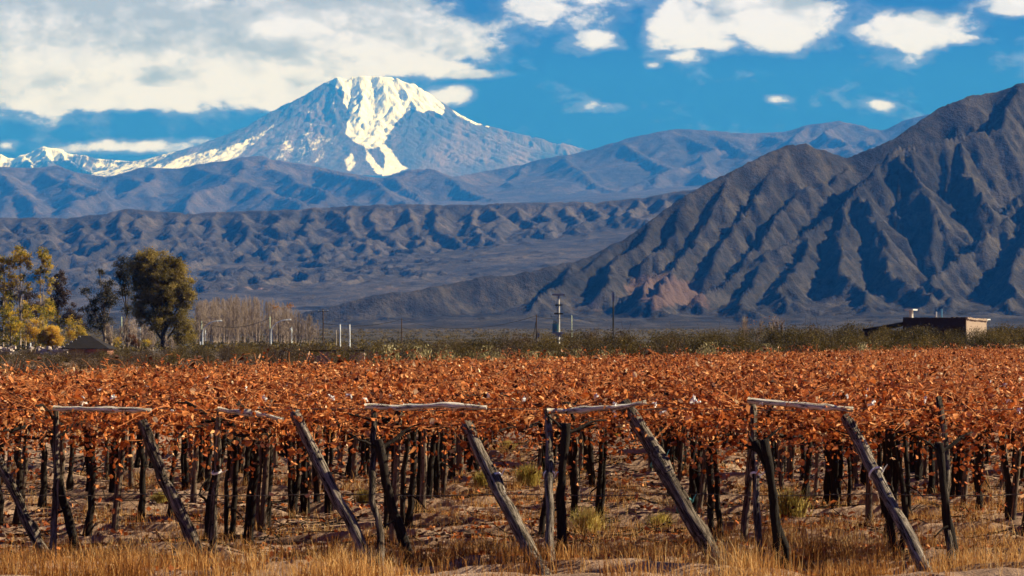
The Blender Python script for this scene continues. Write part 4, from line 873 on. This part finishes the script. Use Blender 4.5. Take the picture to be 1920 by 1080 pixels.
tree('rust_shrub', 'small rust red shrub beside the leftmost street lamp', 'shrub', 400, 246, [(246, 636, 10, 10, 12), (256, 642, 8, 7, 8)], leaf_mat('rust_leaf', [(0, (.05, .02, .01)), (1, (.24, .085, .03))], .2), TBARK, .08, .4, 50, .2, 822, .3)
tree('yellow_shrub', 'small green yellow shrub right of the rust red shrub', 'shrub', 395, 272, [(272, 642, 9, 7, 12), (222, 640, 8, 9, 8)], YEL, TBARK, .08, .4, 50, .18, 823, .3)
def bare(seed, H, n, lean=.25, tr=.11, orange=0, spread=1.0):
    rs = np.random.RandomState(seed); mb, cm = MB(), MB(); z = np.linspace(0, H, 8); w = np.cumsum(rs.normal(size=(8, 2)) * .05, 0); mb.tube(np.column_stack([w, z]), np.linspace(tr, .025, 8), 6, 0, .5)
    for i in range(n):
        t = rs.uniform(.12, .95); a = rs.uniform(0, 6.28); L = H * rs.uniform(.12, .34) * (1.15 - t); p = np.array((0, 0, H * t)); d = np.array((math.cos(a) * lean * 1.6 * spread, math.sin(a) * lean * 1.6 * spread, 1.0)); P = [p]
        for k in range(4): d = d + rs.normal(size=3) * .12 + np.array((0, 0, .1)); P.append(P[-1] + d * L / 4)
        mb.tube(P, np.linspace(.05, .016, 5), 3, 0, .5, cap=False)
        for j in range(3):
            q = P[rs.randint(1, 4)]; e = q + np.array((rs.normal() * .3 * spread, rs.normal() * .3 * spread, rs.uniform(.4, 1.1))); mb.tube([q, e], (.026, .012), 3, 0, .5, cap=False)
    if orange:
        for i in range(orange):
            q = np.array((rs.normal() * .5, rs.normal() * .4, H * rs.uniform(.93, 1.03))); add_leaves(cm, q + rs.normal(size=(26, 3)) * .35, rs.uniform(.16, .3, 26), rs, 0, rs.uniform(.3, 1, 26))
    return mb.mesh('trunk', [BBARK], True), (cm.mesh('crown', [ORG]) if orange else None)
BP = [bare(900 + i, 14, 42) for i in range(7)]; rp = random.Random(8)
for i in range(150):
    px = rp.uniform(366, 548) if i < 136 else rp.uniform(548, 600); Y = rp.uniform(640, 760); top = np.interp(px, [366, 400, 440, 480, 520, 550, 600], [566, 558, 555, 556, 562, 580, 600]) + rp.uniform(-4, 12)
    h = CAMH + (HOR - top) / F * Y; x = (px - 960) / F * Y; o = empty('bare_poplar', (x, Y, -.1), rp.uniform(0, 6.28)); tag(o, 'leafless pale brown poplar, one of the crowded stems of the bare grove', 'tree', 'bare poplars in the grove'); m = rp.choice(BP)[0]
    t = link('trunk', m, o); t.scale = (1, 1, h / 14.2)
for i, (px, top, Y, lab, orn, sc) in enumerate([(560, 585, 520, 'white trunked leafless poplar right of the second street lamp', 0, 1), (580, 588, 520, 'forked white leafless poplar, right of its white trunked neighbour', 0, 1), (516, 574, 640, 'bare poplar holding one orange leaf tuft at the edge of the grove', 5, 1), (545, 570, 640, 'thin bare poplar topped by two bright orange leaf tufts', 6, 1)]):
    h = CAMH + (HOR - top) / F * Y; o = empty('bare_poplar', ((px - 960) / F * Y, Y, -.1)); tag(o, lab, 'tree'); a, b = bare(930 + i, h, 34 if i < 2 else 14, .22, .12, orn); t = link('trunk', a, o); t.data.materials[0] = PBARK if i < 2 else BBARK
    if b: link('crown', b, o)
BB = [bare(940 + i, 4.6, 30, .5, .10, 0, 1.0) for i in range(4)]
for i, (px, py, Y, s, lab) in enumerate([(212, 604, 415, 1.15, 'leafless pinkish bush left of the leftmost street lamp'), (236, 592, 440, 1.3, 'tall leafless bush right behind the leftmost street lamp'), (262, 606, 425, 1.1, 'leafless bush at the foot of the largest tree'), (282, 616, 420, 1.0, 'wide leafless bush under the largest tree'), (322, 628, 410, .8, 'low leafless bush right below the largest tree'), (1402, 592, 330, .8, 'leafless pale tree with a few orange leaves, left one of two on the right'), (1448, 590, 330, .85, 'leafless pale tree with a few orange leaves, right one of two on the right')]):
    o = empty('bare_bush', ((px - 960) / F * Y, Y, -.1), i * 1.3); tag(o, lab, 'bush'); h = CAMH + (HOR - py) / F * Y
    for k in range(3):
        t = link('trunk', BB[(i + k) % 4][0], o, (.5 * math.cos(k * 2.1), .5 * math.sin(k * 2.1), 0), k * 2.0); t.rotation_euler = (.22 * math.sin(k * 2.1 + 1), .28 * math.cos(k * 2.1), k); t.scale = (s, s, h / 5.3)
    if i > 4:
        rs = np.random.RandomState(i); cm = MB(); n = 60; add_leaves(cm, np.column_stack([rs.normal(size=n) * .9, rs.normal(size=n) * .6, h * rs.uniform(.5, .98, n)]), rs.uniform(.1, .2, n), rs, 0, rs.rand(n)); cm.obj('crown', [ORG], o)

# ------------------------------------------------------------------ poles and lamps
GREENP = plain('pale_green_paint', (0.50, 0.56, 0.36), .5, 0, .1); WHITEP = plain('whitewash', (0.62, 0.63, 0.62), .6, 0, .1); STEEL = plain('galvanised_steel', (0.42, 0.46, 0.47), .4, .5, .1); BROWNP = wood_mat('brown_pole_wood', [(.3, (.03, .018, .012)), (.7, (.10, .062, .042))], (4, 4, 1), .01)
BLACKP = plain('dark_creosote', (0.02, 0.017, 0.015), .7); CONC = plain('pale_concrete', (0.46, 0.43, 0.38), .8, 0, .15, 2); TURQ = plain('turquoise_paint', (0.22, 0.42, 0.38), .4, 0, .1); LAMPW = plain('pale_lamp_paint', (0.8, 0.82, 0.80), .5, 0, .08); LAMPG = plain('lamp_glass', (0.62, 0.66, 0.66), .15, 0, .05)
def street_lamp(px, top, armx, army, Y, lab, foot=None):
    u = Y / F; x = (px - 960) * u; h = CAMH + (HOR - top) * u; o = empty('street_lamp', (x, Y, 0)); tag(o, lab, 'street lamp', 'curved arm street lamps')
    mb = MB(); mb.tube([(0, 0, -.2), (0, 0, h * .5), (0, 0, h)], (.13, .115, .10), 8, 0); mb.obj('pole', [GREENP], o, True)
    ax = (armx - px) * u; az = CAMH + (HOR - army) * u; t = np.linspace(0, 1, 9); mb = MB(); xs = .45 + (ax - .45) * t; zs = az - 1.9 + (1.9) * (1 - (1 - t) ** 2.6)
    pts = np.vstack([[(.25, 0, -.1), (.25, 0, az - 2.6)], np.column_stack([xs * .92 + .02, 0 * xs, zs])]); mb.tube(pts, .10, 6, 0); arm = mb.obj('arm', [LAMPW], o, True)
    for zz in (az * .35, az * .6): m2 = MB(); m2.box((.12, 0, zz), (.3, .05, .06)); m2.obj('bracket', [STEEL], o)
    mb = MB(); q = np.array((ax * .94, 0, az + .02)); mb.tube([q + (-.15, 0, 0), q + (.1, 0, .03), q + (.55, 0, .07), q + (.8, 0, .05)], (.07, .15, .17, .05), 8, 0); hd = mb.obj('lamp_head', [LAMPW], o, True); mb = MB(); mb.box(q + (.45, 0, -.09), (.5, .2, .08)); mb.obj('lens', [LAMPG], hd)
    if foot: mb = MB(); mb.tube([(-.3, -.1, -.2), (-.3, -.1, foot)], .17, 8, 0); mb.obj('white_base', [WHITEP], o, True)
street_lamp(228, 594, 262, 608, 520, 'curved arm street lamp in front of the largest tree, leftmost of three'); street_lamp(378, 602, 412, 602, 560, 'curved arm street lamp at the left edge of the bare grove', 1.0); street_lamp(506, 594, 542, 600, 560, 'curved arm street lamp at the right edge of the bare grove')
def pole(px, top, Y, r, mat, lab, group=None, cross=(), name='utility_pole', extra=None, bot=0):
    u = Y / F; x = (px - 960) * u; h = CAMH + (HOR - top) * u; z0 = float(ground_h(x, Y)); o = empty(name, (x, Y, z0)); tag(o, lab, 'pole', group); h -= z0
    mb = MB(); mb.tube([(0, 0, -.3), (0, 0, h * .5), (0, 0, h)], (r * 1.15, r, r * .85), 8, 0); mb.obj('pole_shaft', [mat], o, True)
    for (dz, w, m) in cross:
        mb = MB(); mb.box((0, -.12, h - dz), (w, .12, .14)); c = mb.obj('crossarm', [m], o)
        for s in (-.45, 0, .45):
            mb = MB(); mb.tube([(s * w, -.12, h - dz + .07), (s * w, -.12, h - dz + .16), (s * w, -.12, h - dz + .3)], (.04, .09, .05), 6, 0); mb.obj('insulator', [STEEL], c)
    if extra: extra(o, h, u)
    return o, h + z0, x
P1 = pole(606, 580, 600, .15, BROWNP, 'tall brown utility pole with crossarm left of the white posts', None, ((.5, 2.6, BROWNP),))
P2 = pole(523, 597, 600, .12, BROWNP, 'brown utility pole just right of the second grove lamp'); P3 = pole(753, 597, 590, .14, BROWNP, 'lone brown utility pole between the crumbled wall and the transformer pole')
pole(630, 619, 480, .12, plain('grey_wood', (.3, .25, .2), .8), 'short grey post, left and shortest of the post trio', None, (), 'wooden_post'); pole(637.5, 608, 470, .14, WHITEP, 'whitewashed post, middle of the post trio', None, (), 'white_post'); pole(655.5, 608.5, 470, .15, WHITEP, 'whitewashed post, rightmost of the post trio', None, (), 'white_post')
def brace(o, h, u):
    mb = MB(); mb.tube([(-1.1, .1, -.3), (-.05, 0, h * .82)], (.07, .06), 6, 0); mb.obj('brace', [BROWNP], o); mb = MB(); mb.box((.38, -.05, h * .38), (.3, .25, .8)); mb.obj('meter_box', [plain('blue_box', (.06, .14, .3), .5)], o)
P4 = pole(1006, 590, 480, .12, BROWNP, 'short braced brown pole with a blue box left of the transformer pole', None, (), extra=brace)
def transformer(o, h, u):
    for dz, w in ((2.2, 1.0), (4.0, 1.2)):
        mb = MB(); mb.box((0, -.2, h - dz), (w * 1.6, .2, .26)); c = mb.obj('crossarm', [BLACKP], o)
        for s in (-.45, -.15, .4): mb = MB(); mb.tube([(s * w, -.2, h - dz - .25), (s * w, -.2, h - dz), (s * w, -.2, h - dz + .3)], (.05, .12, .06), 6, 0); mb.obj('insulator', [BLACKP], c)
    mb = MB(); mb.box((-.05, 0, h - .05), (2.6, .6, .34)); mb.box((-.05, 0, h - .22), (1.2, .35, .12)); mb.obj('top_beam', [CONC], o)
    mb = MB(); mb.box((-.15, 0, 3.0), (2.4, 1.2, .3)); mb.box((0, 0, 2.65), (1.2, .6, .4)); mb.obj('platform', [CONC], o)
    mb = MB(); mb.box((-.75, 0, 4.05), (1.1, .9, 1.8)); 
    for k in range(5): mb.box((-1.2 + .22 * k, -.5, 4.0), (.07, .14, 1.5))
    tk = mb.obj('transformer', [TURQ], o); mb = MB()
    for s in (-.25, 0, .25): mb.tube([(-.75 + s, 0, 4.9), (-.75 + s, 0, 5.6)], (.10, .06), 6, 0)
    mb.obj('bushing', [BLACKP], tk)
pole(1047.5, 552, 500, .24, CONC, 'pale concrete pole carrying a turquoise transformer on a platform', None, (), extra=transformer)
P5 = pole(1072, 591, 490, .08, GREENP, 'thin pale green pole right of the transformer pole')
def ins(o, h, u):
    for s in (-1, 1):
        mb = MB(); mb.box((s * .14, -.1, h - .9), (.16, .16, 2.0)); q = mb.obj('insulator_rack', [STEEL], o)
        for k in range(3): mb = MB(); mb.tube([(s * .3, -.1, h - .2 - .6 * k), (s * .3, -.1, h - .05 - .6 * k)], (.1, .07), 6, 0); mb.obj('insulator', [STEEL], q)
pole(1150, 548, 500, .16, BLACKP, 'tallest black pole with paired insulators standing alone on the right', None, (), extra=ins)
for px, py, lab in ((385, 618, 'thin grey lamp mast just right of the first grove lamp'), (510.5, 616, 'thin white lamp mast close beside the second grove lamp'), (263, 612, 'thin grey mast under the head of the leftmost street lamp')): pole(px, py, 640, .10, STEEL, lab, None, (), 'lamp_mast')
def glob(o, h, u): mb = MB(); mb.tube([(-.25, 0, h - .85), (-.25, 0, h - .6), (-.25, 0, h - .35)], (.1, .26, .1), 8, 0); mb.obj('lamp_globe', [LAMPG], o, True)
pole(547, 613, 620, .10, STEEL, 'thin lamp mast with a small globe right of the grove', None, (), 'lamp_mast', glob)
def cable(a, b, sag, lab, r=.035):
    t = np.linspace(0, 1, 14)[:, None]; P = np.array(a) * (1 - t) + np.array(b) * t; P[:, 2] -= (4 * t * (1 - t))[:, 0] * sag; mb = MB(); mb.tube(P, r, 4, 0); o = mb.obj('overhead_cable', [BLACKP]); tag(o, lab, 'cable', 'overhead cables')
def tp(px, py, Y): return W(px, py, Y)
cable(tp(378, 604, 560), tp(506, 596, 560), 1.7, 'sagging cable strung between the two grove lamps', .05); cable(tp(506, 596, 560), tp(606, 604, 600), .6, 'cable from the second grove lamp to the tall crossarm pole'); cable(tp(606, 606, 600), tp(753, 599, 590), 1.1, 'cable from the crossarm pole to the lone brown pole', .045)
cable(tp(753, 599, 590), tp(1006, 592, 480), 2.4, 'long cable from the lone brown pole to the braced pole'); cable(tp(1006, 593, 480), tp(1072, 593, 490), .5, 'short cable from the braced pole to the thin green pole')

# ------------------------------------------------------------------ buildings and walls
def brick_mat(name, c1, c2, mortar, sc):
    m, t, b, out = material(name); br = t.n('ShaderNodeTexBrick'); br.inputs['Color1'].default_value = (*c1, 1); br.inputs['Color2'].default_value = (*c2, 1); br.inputs['Mortar'].default_value = (*mortar, 1); br.inputs['Scale'].default_value = sc; br.inputs['Mortar Size'].default_value = .03
    p = obj_pos(t); sp = t.n('ShaderNodeSeparateXYZ'); t.l(p, sp.inputs[0]); cb = t.n('ShaderNodeCombineXYZ'); t.l(t.m('ADD', sp.outputs[0], sp.outputs[1]), cb.inputs[0]); t.l(sp.outputs[2], cb.inputs[1]); t.l(cb.outputs[0], br.inputs[0])
    n = t.noise(p, 3, 5, .7); t.l(t.mix(t.smooth(n, .35, .7, 0, .6), br.outputs[0], mortar), b.inputs['Base Color']); bump(t, b, n, .05, 1); return m
ROOF = plain('dark_roof_tile', (0.019, 0.015, 0.014), .8, 0, .35, 3); BRICK = brick_mat('red_brick', (.30, .10, .06), (.38, .14, .085), (.30, .18, .13), 3); SHADEBR = brick_mat('shade_toned_brick', (.040, .022, .018), (.055, .032, .025), (.05, .035, .03), 3); ADOBE = brick_mat('adobe_brick', (.40, .29, .22), (.46, .34, .26), (.36, .27, .21), 2)  # the darkest brick has the building front's shade put into its colour
def hip_house():
    Y = 300; u = Y / F; x = (167 - 960) * u; o = empty('brick_house', (x, Y, 0)); tag(o, 'low brick house with a dark stepped hipped roof among the left trees', 'house'); w, d = 43 * u, 2.9; ez = CAMH + (HOR - 653) * u; tz = CAMH + (HOR - 630) * u
    mb = MB(); mb.box((.25, .2, ez / 2 - .1), (w * 2 - .9, d * 2 - .9, ez + .1)); mb.obj('wall', [BRICK], o)
    mb = MB(); steps = 3; x1, d1 = 8 * u, .5
    for k in range(steps):
        a, b = k / steps, (k + 1) / steps; f = lambda q: (w + (x1 - w) * q, d + (d1 - d) * q, ez + (tz - ez) * q); lo, hi = f(a), f(b); o1 = .1
        V = [(sx * (lo[0] + o1) - .3 * a, sy * (lo[1] + o1), lo[2]) for sx, sy in ((-1, -1), (1, -1), (1, 1), (-1, 1))] + [(sx * hi[0] - .3 * b, sy * hi[1], hi[2] + .07) for sx, sy in ((-1, -1), (1, -1), (1, 1), (-1, 1))]
        V += [(v[0], v[1], v[2] - .1) for v in V[:4]]; mb.add(V, [(0, 1, 5, 4), (1, 2, 6, 5), (2, 3, 7, 6), (3, 0, 4, 7), (4, 5, 6, 7), (8, 9, 1, 0), (9, 10, 2, 1), (10, 11, 3, 2), (11, 8, 0, 3)], 0)
    r = mb.obj('roof', [ROOF], o); 
    for k in range(5): mb = MB(); a = .08 + k * .2; p = np.array((-(w + (x1 - w) * a) - .3 * a, -(d + (d1 - d) * a), ez + (tz - ez) * a + .1)); mb.box(p, (.3, .34, .12)); mb.obj('hip_tile', [CONC], r)
    mb = MB(); mb.box((1.3, -d + .22, ez - .28), (2.0, .08, .4)); mb.obj('brick_panel', [plain('red_paint', (.42, .13, .085), .8, 0, .3)], o)
hip_house()
def flat_building():
    c0 = W(1812, 597, 262); zt = c0[2]; ang = math.atan2(4.0, 2.96); o = empty('flat_roofed_building', (c0[0], c0[1], 0), ang); tag(o, 'flat roofed adobe building with one sunlit end at the right', 'building')
    z0 = .2; h = zt - z0; D, L = 5.0, 7.6       # local x runs along the lit end, local y along the shaded front
    mb = MB(); rs = np.random.RandomState(4); mb.box((D / 2, L / 2, z0 + h / 2), (D, L, h)); mb.obj('wall', [ADOBE], o); mb = MB(); mb.box((-.06, L / 2 + .02, z0 + h / 2 - .02), (.1, L - .05, h - .08)); mb.obj('front_wall', [SHADEBR], o)  # front slab in brick darkened to carry that side's shade
    mb = MB()
    for k in range(17): mb.box((.15 + k * .29, 0, zt + rs.uniform(-.02, .06) - k * .012), (.28, .3, .2), jit=.02, rs=rs)
    mb.obj('parapet', [ADOBE], o); mb = MB()
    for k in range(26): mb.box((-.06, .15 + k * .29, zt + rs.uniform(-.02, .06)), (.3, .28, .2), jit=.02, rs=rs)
    mb.obj('parapet', [SHADEBR], o); mb = MB(); mb.box((D + .25, -.1, zt - .1), (.8, .12, .14)); mb.obj('water_spout', [WHITEP], o)
    mb = MB(); V = [(-.05, L, zt - .35), (3, L, zt - .35), (3, L + 5, zt - 1.15), (-.05, L + 5, zt - 1.15)]; V += [(a, b, c - .25) for a, b, c in V]; mb.add(V, [(0, 1, 2, 3), (7, 6, 5, 4), (0, 4, 5, 1), (1, 5, 6, 2), (2, 6, 7, 3), (3, 7, 4, 0)], 0); mb.obj('lean_to_roof', [ROOF], o); mb = MB(); mb.box((1.45, L + 2.5, z0 + (h - 1.3) / 2), (2.7, 4.7, h - 1.3)); mb.obj('lean_to_wall', [SHADEBR], o)
    mb = MB(); mb.box((1.2, L - .35, zt + .4), (.36, .36, 1.0)); ch = mb.obj('chimney', [CONC], o); mb = MB(); mb.box((1.2, L - .35, zt + .98), (1.1, 1.0, .16)); mb.obj('chimney_cap', [WHITEP], ch)
    for yy, hh, m in ((4.0, .75, WHITEP), (3.35, 1.05, plain('blue_pipe', (.12, .34, .52), .4))):
        mb = MB(); mb.tube([(.8, yy, zt - .1), (.8, yy, zt + hh)], .085, 8, 0); mb.obj('vent_pipe', [m], o)
flat_building()
def crumbled_wall():
    Y = 190; u = Y / F; rs = np.random.RandomState(6); x0 = (575 - 960) * u; o = empty('crumbled_wall', (x0, Y, 0)); tag(o, 'low crumbled pinkish wall with a dark gap before the scrub', 'wall'); mb = MB(); Wd = 108 * u
    zt = CAMH + (HOR - 659) * u; n = 24
    for k in range(n):
        x = (k + .5) / n * Wd
        if k in (16, 17): continue
        hh = zt * rs.uniform(.8, 1.02) * (1 if k > 5 else .9); mb.box((x, rs.normal() * .05, hh / 2 - .1), (Wd / n * 1.04, .45, hh + .2), jit=.06, rs=rs)
    mb.obj('wall', [plain('pink_plaster', (.30, .215, .17), .9, 0, .45, 2)], o); mb = MB(); mb.box((Wd * .33, 0, zt + .05), (Wd * .6, .6, .1), jit=.03, rs=rs); mb.box((Wd * .86, 0, zt + .06), (Wd * .3, .6, .1), jit=.03, rs=rs); mb.obj('coping', [BLACKP], o)
crumbled_wall()
pole(57, 643, 340, .12, WHITEP, 'short white marker post before the young yellow poplars', None, (), 'white_post')
for i, (px, py, w, lab) in enumerate([(10, 651, .9, 'heap of pale rubble at the far left below the trees'), (68, 652, 1.4, 'pinkish rubble heap beside the short white marker post'), (110, 650, 1.6, 'rubble heap with a pale beam left of the hipped roof')]):
    rs = np.random.RandomState(40 + i); Y = 330; mb = MB(); q = W(px, py, Y)
    for k in range(16): s = rs.uniform(.2, .6); mb.box((rs.normal() * w * .6, rs.normal() * .3, abs(rs.normal()) * .35 + q[2] * .45), (s * 1.4, s, s * .8), jit=s * .2, rs=rs, rot=Matrix.Rotation(rs.uniform(0, 3), 3, 'Z'))
    mb.box((0, 0, q[2] * .25), (w * 1.6, .8, q[2] * .5), jit=.1, rs=rs); o = mb.obj('rubble_heap', [plain('rubble', (.45, .36, .30), .9, 0, .3)], None, loc=(q[0], Y, 0)); tag(o, lab, 'rubble heap', 'rubble heaps left of the house')
